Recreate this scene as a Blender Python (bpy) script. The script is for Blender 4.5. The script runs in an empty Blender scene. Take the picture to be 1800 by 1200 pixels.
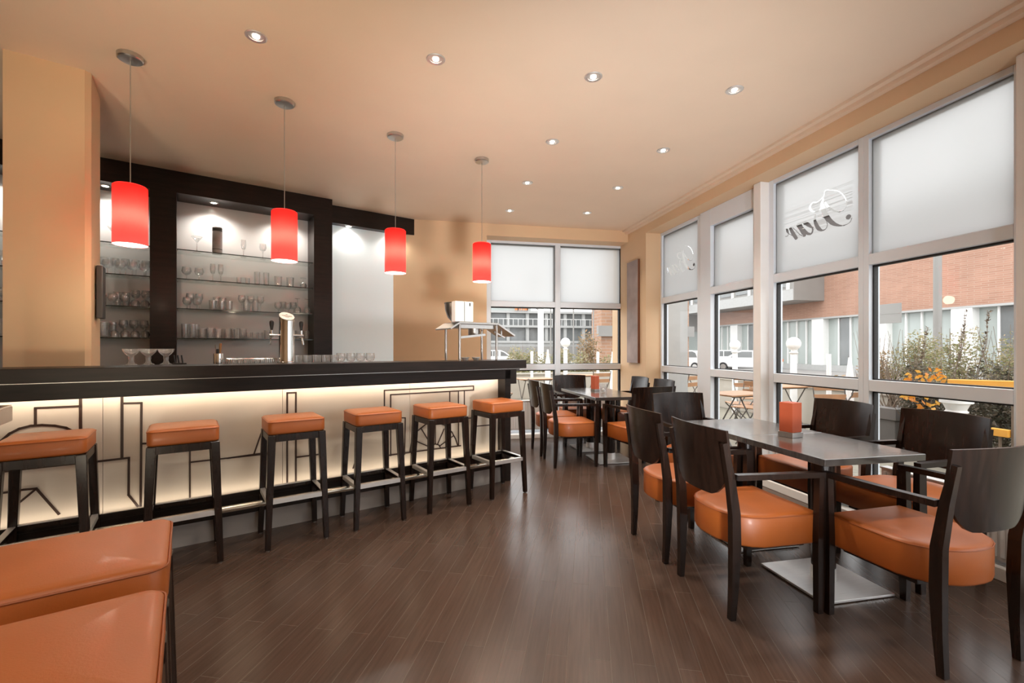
import bpy, bmesh, math, random
from mathutils import Vector, Matrix
random.seed(7)
D = bpy.data
COL = bpy.context.scene.collection
PI = math.pi

# ------------------------------------------------------------------ measuring: photograph pixel -> place
EYE = 1.275                      # camera height
FOC, CX, HY = 800.0, 900.0, 613.0
TH = math.atan2(162.0, 800.0)    # camera yaw from the window wall direction
CT, ST = math.cos(TH), math.sin(TH)

def ray(px, py):
    u, v = (px - CX) / FOC, (HY - py) / FOC
    return Vector((CT * u + ST, CT - ST * u, v))
def on_x(px, py, X):
    r = ray(px, py); t = X / r.x
    return Vector((X, r.y * t, EYE + r.z * t))
def on_y(px, py, Y):
    r = ray(px, py); t = Y / r.y
    return Vector((r.x * t, Y, EYE + r.z * t))
def on_z(px, py, Z):
    r = ray(px, py); t = (Z - EYE) / r.z
    return Vector((r.x * t, r.y * t, Z))
# bar frame: local x runs along the counter, local y from the room towards the back bar
BB = Vector((0.9129, 0.4081, 0)); BB.normalize()
BN = Vector((-BB.y, BB.x, 0))
BR = math.atan2(BB.y, BB.x)
def bl(b, y, z=0.0):
    p = BB * b + BN * y
    return Vector((p.x, p.y, z))
def on_bar(px, py, ly):          # -> (b, z) on the vertical plane local y = ly
    r = ray(px, py); t = ly / r.dot(BN)
    return (r.dot(BB) * t, EYE + r.z * t)

# ------------------------------------------------------------------ materials
def nodes_of(name):
    m = D.materials.new(name); m.use_nodes = True
    nt = m.node_tree; nt.nodes.clear()
    out = nt.nodes.new('ShaderNodeOutputMaterial')
    return m, nt, out
def N(nt, typ, **kw):
    n = nt.nodes.new(typ)
    for k, v in kw.items():
        if k in n.inputs: n.inputs[k].default_value = v
        else: setattr(n, k, v)
    return n
def c4(c): return (c[0], c[1], c[2], 1.0)

def pbr(name, col, rough=0.5, metal=0.0, var=0.06, scale=6.0, stretch=(1, 1, 1), bump=0.0, coat=0.0,
        col2=None, spec=0.5, bscale=None, detail=4.0):
    m, nt, out = nodes_of(name)
    L = nt.links.new
    p = N(nt, 'ShaderNodeBsdfPrincipled')
    p.inputs['Roughness'].default_value = rough
    p.inputs['Metallic'].default_value = metal
    p.inputs['Specular IOR Level'].default_value = spec
    p.inputs['Coat Weight'].default_value = coat
    p.inputs['Coat Roughness'].default_value = 0.12
    tc = N(nt, 'ShaderNodeTexCoord'); mp = N(nt, 'ShaderNodeMapping')
    mp.inputs['Scale'].default_value = stretch
    L(tc.outputs['Object'], mp.inputs['Vector'])
    nz = N(nt, 'ShaderNodeTexNoise'); nz.inputs['Scale'].default_value = scale; nz.inputs['Detail'].default_value = detail
    L(mp.outputs['Vector'], nz.inputs['Vector'])
    rp = N(nt, 'ShaderNodeValToRGB')
    a = [max(0, x * (1 - var)) for x in col]; b = col2 if col2 else [min(1, x * (1 + var)) for x in col]
    rp.color_ramp.elements[0].position = 0.3; rp.color_ramp.elements[1].position = 0.7
    rp.color_ramp.elements[0].color = c4(a); rp.color_ramp.elements[1].color = c4(b)
    L(nz.outputs['Fac'], rp.inputs['Fac']); L(rp.outputs['Color'], p.inputs['Base Color'])
    if bump:
        nb = N(nt, 'ShaderNodeTexNoise'); nb.inputs['Scale'].default_value = bscale or scale * 8
        L(mp.outputs['Vector'], nb.inputs['Vector'])
        bp = N(nt, 'ShaderNodeBump'); bp.inputs['Strength'].default_value = bump; bp.inputs['Distance'].default_value = 0.004
        L(nb.outputs['Fac'], bp.inputs['Height']); L(bp.outputs['Normal'], p.inputs['Normal'])
    L(p.outputs['BSDF'], out.inputs['Surface'])
    return m

def emis(name, col, strength):
    m, nt, out = nodes_of(name)
    e = N(nt, 'ShaderNodeEmission'); e.inputs['Color'].default_value = c4(col); e.inputs['Strength'].default_value = strength
    nt.links.new(e.outputs['Emission'], out.inputs['Surface'])
    return m

def thin_glass(name, tint=(1, 1, 1), refl=0.06, edge=0.75, rough=0.02, blend=0.35, glint_mix=0.0):
    """thin clear glass: see-through with a view-angle dependent reflection"""
    m, nt, out = nodes_of(name); L = nt.links.new
    tr = N(nt, 'ShaderNodeBsdfTransparent'); tr.inputs['Color'].default_value = c4(tint)
    gl = N(nt, 'ShaderNodeBsdfGlossy'); gl.inputs['Roughness'].default_value = rough
    lw = N(nt, 'ShaderNodeLayerWeight'); lw.inputs['Blend'].default_value = blend
    mr = N(nt, 'ShaderNodeMapRange'); mr.inputs['To Min'].default_value = refl; mr.inputs['To Max'].default_value = edge
    pw = N(nt, 'ShaderNodeMath', operation='POWER'); pw.inputs[1].default_value = 2.2
    L(lw.outputs['Facing'], pw.inputs[0]); L(pw.outputs[0], mr.inputs['Value'])
    mx = N(nt, 'ShaderNodeMixShader')
    L(mr.outputs['Result'], mx.inputs['Fac']); L(tr.outputs['BSDF'], mx.inputs[1]); L(gl.outputs['BSDF'], mx.inputs[2])
    res = mx
    if glint_mix:  # white diffuse share paints bright glints into the clear glass
        tl = N(nt, 'ShaderNodeBsdfTranslucent'); df = N(nt, 'ShaderNodeBsdfDiffuse'); tl.inputs['Color'].default_value = (1, 1, 1, 1); df.inputs['Color'].default_value = (0.95, 0.95, 0.95, 1)
        m1 = N(nt, 'ShaderNodeMixShader'); m1.inputs['Fac'].default_value = 0.5; L(tl.outputs['BSDF'], m1.inputs[1]); L(df.outputs['BSDF'], m1.inputs[2])
        m2 = N(nt, 'ShaderNodeMixShader'); m2.inputs['Fac'].default_value = glint_mix; L(mx.outputs['Shader'], m2.inputs[1]); L(m1.outputs['Shader'], m2.inputs[2]); res = m2
    L(res.outputs['Shader'], out.inputs['Surface'])
    return m

def film_mat(name):
    m, nt, out = nodes_of(name); L = nt.links.new
    t = N(nt, 'ShaderNodeBsdfTranslucent'); t.inputs['Color'].default_value = (0.50, 0.505, 0.505, 1)
    r = N(nt, 'ShaderNodeBsdfRefraction'); r.inputs['Color'].default_value = (0.50, 0.505, 0.505, 1); r.inputs['IOR'].default_value = 1.12
    d = N(nt, 'ShaderNodeBsdfDiffuse'); d.inputs['Color'].default_value = (0.75, 0.75, 0.74, 1)
    nz = N(nt, 'ShaderNodeTexNoise'); nz.inputs['Scale'].default_value = 300
    mr = N(nt, 'ShaderNodeMapRange'); mr.inputs['To Min'].default_value = 0.52; mr.inputs['To Max'].default_value = 0.58
    L(nz.outputs['Fac'], mr.inputs['Value']); L(mr.outputs['Result'], r.inputs['Roughness'])
    m1 = N(nt, 'ShaderNodeMixShader'); m1.inputs['Fac'].default_value = 0.24; L(t.outputs['BSDF'], m1.inputs[1]); L(r.outputs['BSDF'], m1.inputs[2])
    mx = N(nt, 'ShaderNodeMixShader'); mx.inputs['Fac'].default_value = 0.12; L(m1.outputs['Shader'], mx.inputs[1]); L(d.outputs['BSDF'], mx.inputs[2])
    L(mx.outputs['Shader'], out.inputs['Surface'])
    return m

def shade_mat(name):
    m, nt, out = nodes_of(name); L = nt.links.new
    t = N(nt, 'ShaderNodeBsdfTranslucent'); t.inputs['Color'].default_value = (0.95, 0.052, 0.047, 1)
    p = N(nt, 'ShaderNodeBsdfPrincipled'); p.inputs['Base Color'].default_value = (0.70, 0.006, 0.006, 1); p.inputs['Roughness'].default_value = 0.5; p.inputs['Specular IOR Level'].default_value = 0.2
    nz = N(nt, 'ShaderNodeTexNoise'); nz.inputs['Scale'].default_value = 40
    mr = N(nt, 'ShaderNodeMapRange'); mr.inputs['To Min'].default_value = 0.28; mr.inputs['To Max'].default_value = 0.34
    L(nz.outputs['Fac'], mr.inputs['Value'])
    mx = N(nt, 'ShaderNodeMixShader'); L(mr.outputs['Result'], mx.inputs['Fac'])
    L(t.outputs['BSDF'], mx.inputs[1]); L(p.outputs['BSDF'], mx.inputs[2]); L(mx.outputs['Shader'], out.inputs['Surface'])
    return m

def floor_mat():
    m, nt, out = nodes_of('floor_planks'); L = nt.links.new
    p = N(nt, 'ShaderNodeBsdfPrincipled')
    tc = N(nt, 'ShaderNodeTexCoord'); mp = N(nt, 'ShaderNodeMapping')
    ang = math.radians(90 - 21.05)
    mp.inputs['Rotation'].default_value = (0, 0, -ang)
    L(tc.outputs['Object'], mp.inputs['Vector'])
    br = N(nt, 'ShaderNodeTexBrick'); br.offset = 0.37; br.squash = 1.0
    br.inputs['Color1'].default_value = (0.088, 0.055, 0.041, 1); br.inputs['Color2'].default_value = (0.073, 0.0455, 0.034, 1)
    br.inputs['Mortar'].default_value = (0.125, 0.092, 0.074, 1)  # joints lighter than the planks: light caught by the grooves, painted in
    br.inputs['Scale'].default_value = 1.0; br.inputs['Mortar Size'].default_value = 0.0018; br.inputs['Mortar Smooth'].default_value = 0.3
    br.inputs['Brick Width'].default_value = 0.95; br.inputs['Row Height'].default_value = 0.088; br.inputs['Bias'].default_value = 0.0
    L(mp.outputs['Vector'], br.inputs['Vector'])
    mp2 = N(nt, 'ShaderNodeMapping'); mp2.inputs['Scale'].default_value = (2.0, 38, 1); L(mp.outputs['Vector'], mp2.inputs['Vector'])
    gr = N(nt, 'ShaderNodeTexNoise'); gr.inputs['Scale'].default_value = 2.0; gr.inputs['Detail'].default_value = 6; L(mp2.outputs['Vector'], gr.inputs['Vector'])
    mx = N(nt, 'ShaderNodeMix', data_type='RGBA', blend_type='MULTIPLY'); mx.inputs['Factor'].default_value = 0.8
    rp = N(nt, 'ShaderNodeValToRGB'); rp.color_ramp.elements[0].position = 0.25; rp.color_ramp.elements[0].color = (0.78, 0.77, 0.75, 1)
    rp.color_ramp.elements[1].position = 0.75; rp.color_ramp.elements[1].color = (1.2, 1.18, 1.15, 1)
    L(gr.outputs['Fac'], rp.inputs['Fac']); L(br.outputs['Color'], mx.inputs[6]); L(rp.outputs['Color'], mx.inputs[7])
    L(mx.outputs[2], p.inputs['Base Color'])
    n2 = N(nt, 'ShaderNodeTexNoise'); n2.inputs['Scale'].default_value = 3.0; L(tc.outputs['Object'], n2.inputs['Vector'])
    mr = N(nt, 'ShaderNodeMapRange'); mr.inputs['To Min'].default_value = 0.21; mr.inputs['To Max'].default_value = 0.29
    L(n2.outputs['Fac'], mr.inputs['Value']); L(mr.outputs['Result'], p.inputs['Roughness'])
    hm = N(nt, 'ShaderNodeMath', operation='MULTIPLY_ADD'); hm.inputs[1].default_value = -1.0; hm.inputs[2].default_value = 1.0
    L(br.outputs['Fac'], hm.inputs[0])
    h2 = N(nt, 'ShaderNodeMath', operation='MULTIPLY_ADD'); h2.inputs[1].default_value = 0.02; L(gr.outputs['Fac'], h2.inputs[0]); L(hm.outputs[0], h2.inputs[2])
    bp = N(nt, 'ShaderNodeBump'); bp.inputs['Strength'].default_value = 0.5; bp.inputs['Distance'].default_value = 0.004
    L(h2.outputs[0], bp.inputs['Height']); L(bp.outputs['Normal'], p.inputs['Normal'])
    L(p.outputs['BSDF'], out.inputs['Surface'])
    return m

def brick_mat(name, c1, c2, mortar, w=0.5, h=0.16, ms=0.012, vertical=True):
    m, nt, out = nodes_of(name); L = nt.links.new
    p = N(nt, 'ShaderNodeBsdfPrincipled'); p.inputs['Roughness'].default_value = 0.85
    tc = N(nt, 'ShaderNodeTexCoord'); mp = N(nt, 'ShaderNodeMapping')
    if vertical:
        sx = N(nt, 'ShaderNodeSeparateXYZ'); cb = N(nt, 'ShaderNodeCombineXYZ'); ad = N(nt, 'ShaderNodeMath', operation='ADD')
        L(tc.outputs['Object'], sx.inputs[0]); L(sx.outputs['X'], ad.inputs[0]); L(sx.outputs['Y'], ad.inputs[1])
        L(ad.outputs[0], cb.inputs['X']); L(sx.outputs['Z'], cb.inputs['Y']); L(cb.outputs[0], mp.inputs['Vector'])
    else: L(tc.outputs['Object'], mp.inputs['Vector'])
    br = N(nt, 'ShaderNodeTexBrick')
    br.inputs['Color1'].default_value = c4(c1); br.inputs['Color2'].default_value = c4(c2); br.inputs['Mortar'].default_value = c4(mortar)
    br.inputs['Scale'].default_value = 1.0; br.inputs['Mortar Size'].default_value = ms
    br.inputs['Brick Width'].default_value = w; br.inputs['Row Height'].default_value = h
    L(mp.outputs['Vector'], br.inputs['Vector'])
    nz = N(nt, 'ShaderNodeTexNoise'); nz.inputs['Scale'].default_value = 0.7; nz.inputs['Detail'].default_value = 6; L(tc.outputs['Object'], nz.inputs['Vector'])
    rp = N(nt, 'ShaderNodeValToRGB'); rp.color_ramp.elements[0].color = (0.75, 0.75, 0.75, 1); rp.color_ramp.elements[1].color = (1.2, 1.2, 1.2, 1)
    L(nz.outputs['Fac'], rp.inputs['Fac'])
    mx = N(nt, 'ShaderNodeMix', data_type='RGBA', blend_type='MULTIPLY'); mx.inputs['Factor'].default_value = 1.0
    L(br.outputs['Color'], mx.inputs[6]); L(rp.outputs['Color'], mx.inputs[7]); L(mx.outputs[2], p.inputs['Base Color'])
    L(p.outputs['BSDF'], out.inputs['Surface'])
    return m

def leaf_mat(name, cols):
    m, nt, out = nodes_of(name); L = nt.links.new
    p = N(nt, 'ShaderNodeBsdfPrincipled'); p.inputs['Roughness'].default_value = 0.6
    tl = N(nt, 'ShaderNodeBsdfTranslucent')
    g = N(nt, 'ShaderNodeNewGeometry')
    rp = N(nt, 'ShaderNodeValToRGB'); rp.color_ramp.interpolation = 'CONSTANT'
    el = rp.color_ramp.elements
    while len(el) < len(cols): el.new(0.5)
    for i, c in enumerate(cols):
        el[i].position = i / len(cols); el[i].color = c4(c)
    L(g.outputs['Random Per Island'], rp.inputs['Fac']); L(rp.outputs['Color'], p.inputs['Base Color']); L(rp.outputs['Color'], tl.inputs['Color'])
    mx = N(nt, 'ShaderNodeMixShader'); mx.inputs['Fac'].default_value = 0.4
    L(p.outputs['BSDF'], mx.inputs[1]); L(tl.outputs['BSDF'], mx.inputs[2]); L(mx.outputs['Shader'], out.inputs['Surface'])
    return m

M = {}
M['ceiling'] = pbr('ceiling_paint', (0.80, 0.63, 0.475), 0.75, var=0.02, scale=2, bump=0.03, bscale=120)
M['wall'] = pbr('wall_paint', (0.70, 0.49, 0.30), 0.7, var=0.03, scale=2, bump=0.05, bscale=160)
M['floor'] = floor_mat()
M['darkwood'] = pbr('dark_stained_wood', (0.013, 0.0066, 0.0044), 0.27, var=0.3, scale=5, stretch=(9, 9, 0.9), bump=0.03, coat=0.08, spec=0.36, col2=(0.024, 0.0115, 0.0075))
M['panelwood'] = pbr('dark_wood_panelling', (0.0135, 0.0078, 0.0056), 0.38, var=0.25, scale=5, stretch=(1, 6, 8), bump=0.02, coat=0.02, spec=0.28, col2=(0.019, 0.0110, 0.0078))
M['tabletop'] = pbr('table_laminate', (0.058, 0.049, 0.045), 0.22, var=0.2, scale=6, stretch=(1, 10, 1), coat=0.9, spec=0.7, col2=(0.074, 0.063, 0.057))
M['leather'] = pbr('orange_leather', (0.46, 0.120, 0.018), 0.46, var=0.07, scale=5, bump=0.08, bscale=260, spec=0.7, coat=0.06)
M['seam'] = pbr('orange_leather_seam', (0.36, 0.095, 0.022), 0.45, var=0.05)
M['steel'] = pbr('brushed_steel', (0.56, 0.54, 0.52), 0.30, metal=1.0, var=0.05, scale=20, stretch=(1, 30, 1))
M['plate'] = pbr('brushed_plate_steel', (0.86, 0.85, 0.84), 0.50, metal=1.0, var=0.05, scale=12, stretch=(1, 25, 1))
M['chrome'] = pbr('polished_chrome', (0.82, 0.82, 0.82), 0.10, metal=1.0, var=0.02)
M['rail'] = pbr('brass_toned_steel', (0.62, 0.57, 0.48), 0.25, metal=1.0, var=0.05, scale=8)
M['alu'] = pbr('white_window_frame', (0.75, 0.81, 0.87), 0.40, var=0.015, scale=3)
M['white'] = pbr('white_paint', (0.86, 0.85, 0.83), 0.5, var=0.02)
M['rubber'] = pbr('black_rubber', (0.02, 0.02, 0.02), 0.6)
M['black'] = pbr('black_plastic', (0.012, 0.011, 0.011), 0.35)
M['gasket'] = pbr('black_window_gasket', (0.015, 0.013, 0.012), 0.6)
M['panel'] = pbr('cream_bar_panel', (0.78, 0.70, 0.58), 0.45, var=0.02, scale=2)
M['inlay'] = pbr('brown_inlay_strip', (0.050, 0.026, 0.017), 0.4, var=0.1)
M['kick'] = pbr('grey_kick_board', (0.46, 0.44, 0.42), 0.35, var=0.03, scale=3)
M['backpanel'] = pbr('white_glass_back_panel', (0.62, 0.615, 0.615), 0.30, var=0.01, coat=0.35)
M['blank'] = pbr('pale_blank_panel', (0.84, 0.93, 0.97), 0.45, var=0.01)
bp_ = M['blank'].node_tree.nodes['Principled BSDF']     # faint glow added to lift the pale panel, taken as backlit
bp_.inputs['Emission Color'].default_value = (0.86, 1.0, 1.0, 1); bp_.inputs['Emission Strength'].default_value = 0.075
M['shelfglass'] = thin_glass('shelf_glass', (0.93, 0.96, 0.95), 0.08, 0.6)
M['shelfedge'] = pbr('shelf_glass_edge', (0.03, 0.04, 0.04), 0.15)
M['glassware'] = thin_glass('glassware', (0.985, 0.985, 0.985), 0.10, 0.95, blend=0.5, glint_mix=0.10)
M['pane'] = thin_glass('window_glass', (0.97, 0.98, 0.98), 0.022, 0.4, blend=0.2, rough=0.0)
M['film'] = film_mat('frosted_film')
M['shade'] = shade_mat('red_shade')
M['bulb'] = emis('bulb_glow', (1.0, 0.82, 0.62), 62)
M['diffuser'] = emis('lamp_diffuser', (1.0, 0.93, 0.82), 3.2)
M['spot'] = emis('halogen_glow', (1.0, 0.90, 0.76), 14)
M['led'] = emis('warm_led', (1.0, 0.83, 0.66), 3.2)
M['ledtop'] = emis('warm_led_under_counter', (1.0, 0.83, 0.66), 12)
M['orange_paper'] = pbr('orange_card', (0.62, 0.13, 0.055), 0.5, var=0.06)
M['terracotta'] = pbr('rust_orange_card', (0.50, 0.17, 0.08), 0.55, var=0.06)
M['paleedge'] = pbr('pale_table_edge', (0.52, 0.44, 0.35), 0.4, var=0.06, scale=8)
M['canvas'] = pbr('grey_mauve_canvas', (0.34, 0.27, 0.25), 0.7, var=0.25, scale=3, bump=0.1)
M['canvas_edge'] = pbr('brown_canvas_edge', (0.17, 0.065, 0.03), 0.6)
M['tin'] = pbr('grey_tin', (0.34, 0.31, 0.30), 0.45, metal=0.0, var=0.2, scale=9)
M['tin_label'] = pbr('dark_tin_label', (0.06, 0.055, 0.05), 0.5)
M['screen'] = pbr('dark_grey_plastic', (0.055, 0.050, 0.048), 0.4)
M['woodspoon'] = pbr('wood_handle', (0.28, 0.14, 0.06), 0.5)
# outdoors
M['paving'] = brick_mat('terrace_paving', (0.27, 0.245, 0.19), (0.23, 0.21, 0.165), (0.16, 0.15, 0.12), 0.4, 0.4, 0.008, vertical=False)
M['asphalt'] = pbr('street_asphalt', (0.30, 0.29, 0.28), 0.9, var=0.1, scale=1)
M['stucco'] = pbr('white_render', (0.44, 0.40, 0.345), 0.8, var=0.04, scale=3, bump=0.05)
M['brick'] = brick_mat('salmon_brick', (0.43, 0.235, 0.165), (0.37, 0.195, 0.135), (0.43, 0.285, 0.215), 0.62, 0.11, 0.018)
M['tanbrick'] = brick_mat('tan_brick', (0.42, 0.24, 0.15), (0.34, 0.19, 0.12), (0.40, 0.30, 0.24), 0.6, 0.2, 0.02)
M['greyclad'] = pbr('grey_cladding', (0.26, 0.25, 0.235), 0.5, var=0.05, scale=1)
M['attic'] = pbr('dark_attic_cladding', (0.060, 0.048, 0.044), 0.6, var=0.1)
M['concrete'] = pbr('pale_concrete', (0.42, 0.42, 0.41), 0.7, var=0.04)
M['facadeglass'] = pbr('facade_glass', (0.40, 0.44, 0.42), 0.12, var=0.08, scale=0.4)
M['darkglass'] = pbr('dark_facade_glass', (0.20, 0.21, 0.21), 0.12, var=0.2, scale=0.6)
M['globe'] = pbr('opal_globe', (0.92, 0.92, 0.90), 0.25)
M['carpaint'] = pbr('white_car_paint', (0.78, 0.78, 0.78), 0.2, coat=0.6, var=0.01)
M['cargrey'] = pbr('silver_car_paint', (0.50, 0.51, 0.52), 0.2, coat=0.6, var=0.01)
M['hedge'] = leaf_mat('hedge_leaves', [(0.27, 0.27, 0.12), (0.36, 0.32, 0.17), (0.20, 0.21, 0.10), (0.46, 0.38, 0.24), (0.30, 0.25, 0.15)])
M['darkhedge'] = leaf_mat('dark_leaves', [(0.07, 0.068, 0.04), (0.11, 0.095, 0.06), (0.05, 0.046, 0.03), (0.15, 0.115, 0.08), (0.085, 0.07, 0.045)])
M['dryleaf'] = leaf_mat('dry_leaves', [(0.36, 0.24, 0.12), (0.28, 0.20, 0.10), (0.42, 0.26, 0.14), (0.20, 0.17, 0.08), (0.46, 0.32, 0.20)])
M['orangeleaf'] = leaf_mat('orange_leaves', [(0.72, 0.30, 0.03), (0.60, 0.22, 0.03), (0.75, 0.40, 0.08)])
M['twig'] = pbr('brown_twigs', (0.19, 0.14, 0.10), 0.8)
M['pot'] = pbr('grey_planter', (0.16, 0.145, 0.135), 0.5, var=0.1, scale=3)
M['slat'] = pbr('bistro_wood', (0.38, 0.20, 0.10), 0.5, var=0.15, stretch=(1, 8, 1))
M['bistro_metal'] = pbr('bistro_steel', (0.17, 0.16, 0.15), 0.4, metal=0.6)
M['orangeplank'] = pbr('orange_painted_plank', (0.85, 0.40, 0.06), 0.45)  # tint of the seat reflections, used on the added orange pieces
M['radiator'] = pbr('radiator_enamel', (0.72, 0.71, 0.70), 0.35, var=0.02)
M['sign_red'] = pbr('orange_red_sign', (0.70, 0.22, 0.08), 0.5)

# ------------------------------------------------------------------ mesh building
class MB:
    def __init__(s): s.bm = bmesh.new(); s.bev = False
    def _mesh(s, vs, fs, mi=0):
        v = [s.bm.verts.new(p) for p in vs]
        for f in fs:
            try:
                q = s.bm.faces.new([v[i] for i in f]); q.material_index = mi
            except ValueError: pass
        return v
    def box(s, x0, x1, y0, y1, z0, z1, bev=0.0, mi=0, seg=2):
        vs = [(x0, y0, z0), (x1, y0, z0), (x1, y1, z0), (x0, y1, z0), (x0, y0, z1), (x1, y0, z1), (x1, y1, z1), (x0, y1, z1)]
        fs = [(3, 2, 1, 0), (4, 5, 6, 7), (0, 1, 5, 4), (1, 2, 6, 5), (2, 3, 7, 6), (3, 0, 4, 7)]
        v = s._mesh(vs, fs, mi)
        if bev: s._bev(v, bev, seg)
        return s
    def _bev(s, v, bev, seg=2):
        s.bev = True
        vs = set(v); es = [e for e in s.bm.edges if e.verts[0] in vs and e.verts[1] in vs]
        bmesh.ops.bevel(s.bm, geom=es, offset=bev, segments=seg, profile=0.5, affect='EDGES', clamp_overlap=True)
    def bar(s, p, q, w0, d0, w1=None, d1=None, side=(1, 0, 0), bev=0.0, mi=0):
        """tapered rectangular bar from p to q; w along `side`, d along the other direction"""
        w1 = w0 if w1 is None else w1; d1 = d0 if d1 is None else d1
        p, q = Vector(p), Vector(q); ax = (q - p).normalized()
        sd = Vector(side); sd = (sd - ax * sd.dot(ax)).normalized(); up = ax.cross(sd)
        vs = []
        for c, w, d in ((p, w0, d0), (q, w1, d1)):
            for a, b in ((-1, -1), (1, -1), (1, 1), (-1, 1)): vs.append(c + sd * (a * w / 2) + up * (b * d / 2))
        v = s._mesh(vs, [(3, 2, 1, 0), (4, 5, 6, 7), (0, 1, 5, 4), (1, 2, 6, 5), (2, 3, 7, 6), (3, 0, 4, 7)], mi)
        if bev: s._bev(v, bev, 1)
        return s
    def chain(s, pts, ws, ds, side=(1, 0, 0), mi=0):
        """swept rectangular section through pts"""
        pts = [Vector(p) for p in pts]; n = len(pts); rows = []
        for i, p in enumerate(pts):
            ax = (pts[min(i + 1, n - 1)] - pts[max(i - 1, 0)]).normalized()
            sd = Vector(side); sd = (sd - ax * sd.dot(ax)).normalized(); up = ax.cross(sd)
            w, d = ws[i], ds[i]
            rows.append([s.bm.verts.new(p + sd * (a * w / 2) + up * (b * d / 2)) for a, b in ((-1, -1), (1, -1), (1, 1), (-1, 1))])
        fs = []
        for i in range(n - 1):
            for k in range(4):
                fs.append(s.bm.faces.new([rows[i][k], rows[i][(k + 1) % 4], rows[i + 1][(k + 1) % 4], rows[i + 1][k]]))
        fs.append(s.bm.faces.new(rows[0][::-1])); fs.append(s.bm.faces.new(rows[-1]))
        for f in fs: f.material_index = mi
        return s
    def tube(s, pts, r, seg=8, mi=0, r1=None, closed=False):
        pts = [Vector(p) for p in pts]; n = len(pts); rows = []
        ref = Vector((0, 0, 1))
        for i, p in enumerate(pts):
            ax = ((pts[(i + 1) % n] - pts[i - 1]) if closed else (pts[min(i + 1, n - 1)] - pts[max(i - 1, 0)])).normalized()
            rf = ref if abs(ax.dot(ref)) < 0.95 else Vector((1, 0, 0))
            a = ax.cross(rf).normalized(); b = ax.cross(a)
            rr = r if r1 is None else r + (r1 - r) * i / (n - 1)
            rows.append([s.bm.verts.new(p + a * (rr * math.cos(2 * PI * k / seg)) + b * (rr * math.sin(2 * PI * k / seg))) for k in range(seg)])
        for i in range(n if closed else n - 1):
            j = (i + 1) % n
            for k in range(seg):
                f = s.bm.faces.new([rows[i][k], rows[i][(k + 1) % seg], rows[j][(k + 1) % seg], rows[j][k]]); f.material_index = mi
        if closed: return s
        for row in (rows[0][::-1], rows[-1]):
            f = s.bm.faces.new(row); f.material_index = mi
        return s
    def lathe(s, prof, seg=24, c=(0, 0, 0), mi=0, cap=True, mat=None):
        rows = []; c = Vector(c)
        for r, z in prof:
            row = []
            for k in range(seg):
                v = Vector((r * math.cos(2 * PI * k / seg), r * math.sin(2 * PI * k / seg), z))
                if mat: v = mat @ v
                row.append(s.bm.verts.new(c + v))
            rows.append(row)
        for i in range(len(rows) - 1):
            for k in range(seg):
                f = s.bm.faces.new([rows[i][k], rows[i][(k + 1) % seg], rows[i + 1][(k + 1) % seg], rows[i + 1][k]]); f.material_index = mi
        if cap:
            for row in (rows[0][::-1], rows[-1]):
                f = s.bm.faces.new(row); f.material_index = mi
        return s
    def prism(s, poly, z0, z1, mi=0, axis='z', bev=0.0):
        n = len(poly)
        def P(a, b, h):
            return {'z': (a, b, h), 'x': (h, a, b), 'y': (a, h, b)}[axis]
        vs = [P(a, b, z0) for a, b in poly] + [P(a, b, z1) for a, b in poly]
        fs = [tuple(range(n))[::-1], tuple(range(n, 2 * n))] + [(i, (i + 1) % n, n + (i + 1) % n, n + i) for i in range(n)]
        v = s._mesh(vs, fs, mi)
        if bev: s._bev(v, bev, 1)
        return s
    def sphere(s, c, r, sc=(1, 1, 1), mi=0, seg=16):
        res = bmesh.ops.create_uvsphere(s.bm, u_segments=seg, v_segments=max(6, seg // 2), radius=r,
                                        matrix=Matrix.Translation(c) @ Matrix.Diagonal((sc[0], sc[1], sc[2], 1)))
        if mi:
            for v in res['verts']:
                for f in v.link_faces: f.material_index = mi
        return s
    def build(s, name, mats, parent=None, loc=(0, 0, 0), rz=0.0, smooth=35, rot=None):
        bm = s.bm
        bmesh.ops.recalc_face_normals(bm, faces=bm.faces[:])
        lim = math.radians(smooth)
        for f in bm.faces: f.smooth = True
        for e in bm.edges:
            if len(e.link_faces) == 2 and e.calc_face_angle(0) > lim: e.smooth = False
        me = D.meshes.new(name); bm.to_mesh(me); bm.free()
        for m in (mats if isinstance(mats, (list, tuple)) else [mats]): me.materials.append(M[m])
        o = D.objects.new(name, me); COL.objects.link(o)
        o.location = loc; o.rotation_euler = rot if rot else (0, 0, rz)
        if parent: o.parent = parent
        if s.bev:
            wn = o.modifiers.new('weighted_normals', 'WEIGHTED_NORMAL'); wn.keep_sharp = True; wn.weight = 100
        return o

def tag(o, label, cat, group=None, kind=None):
    o['label'] = label; o['category'] = cat
    if group: o['group'] = group
    if kind: o['kind'] = kind
    return o
def thing(name, label, cat, loc=(0, 0, 0), rz=0.0, group=None, kind=None):
    o = D.objects.new(name, None); COL.objects.link(o); o.empty_display_size = 0.1
    o.location = loc; o.rotation_euler = (0, 0, rz)
    return tag(o, label, cat, group, kind)
def dup(root, loc, rz=None, label=None, group=None):
    def cp(o, parent):
        c = o.copy(); COL.objects.link(c)
        if parent: c.parent = parent
        for ch in o.children: cp(ch, c)
        return c
    r = cp(root, None); r.location = loc
    if rz is not None: r.rotation_euler = (0, 0, rz)
    if label: r['label'] = label
    if group: r['group'] = group
    return r
def lamp(name, typ, energy, col, parent=None, loc=(0, 0, 0), rot=(0, 0, 0), **kw):
    l = D.lights.new(name, typ); l.energy = energy; l.color = col
    for k, v in kw.items(): setattr(l, k, v)
    o = D.objects.new(name, l); COL.objects.link(o); o.location = loc; o.rotation_euler = rot
    if parent: o.parent = parent
    return o
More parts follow.
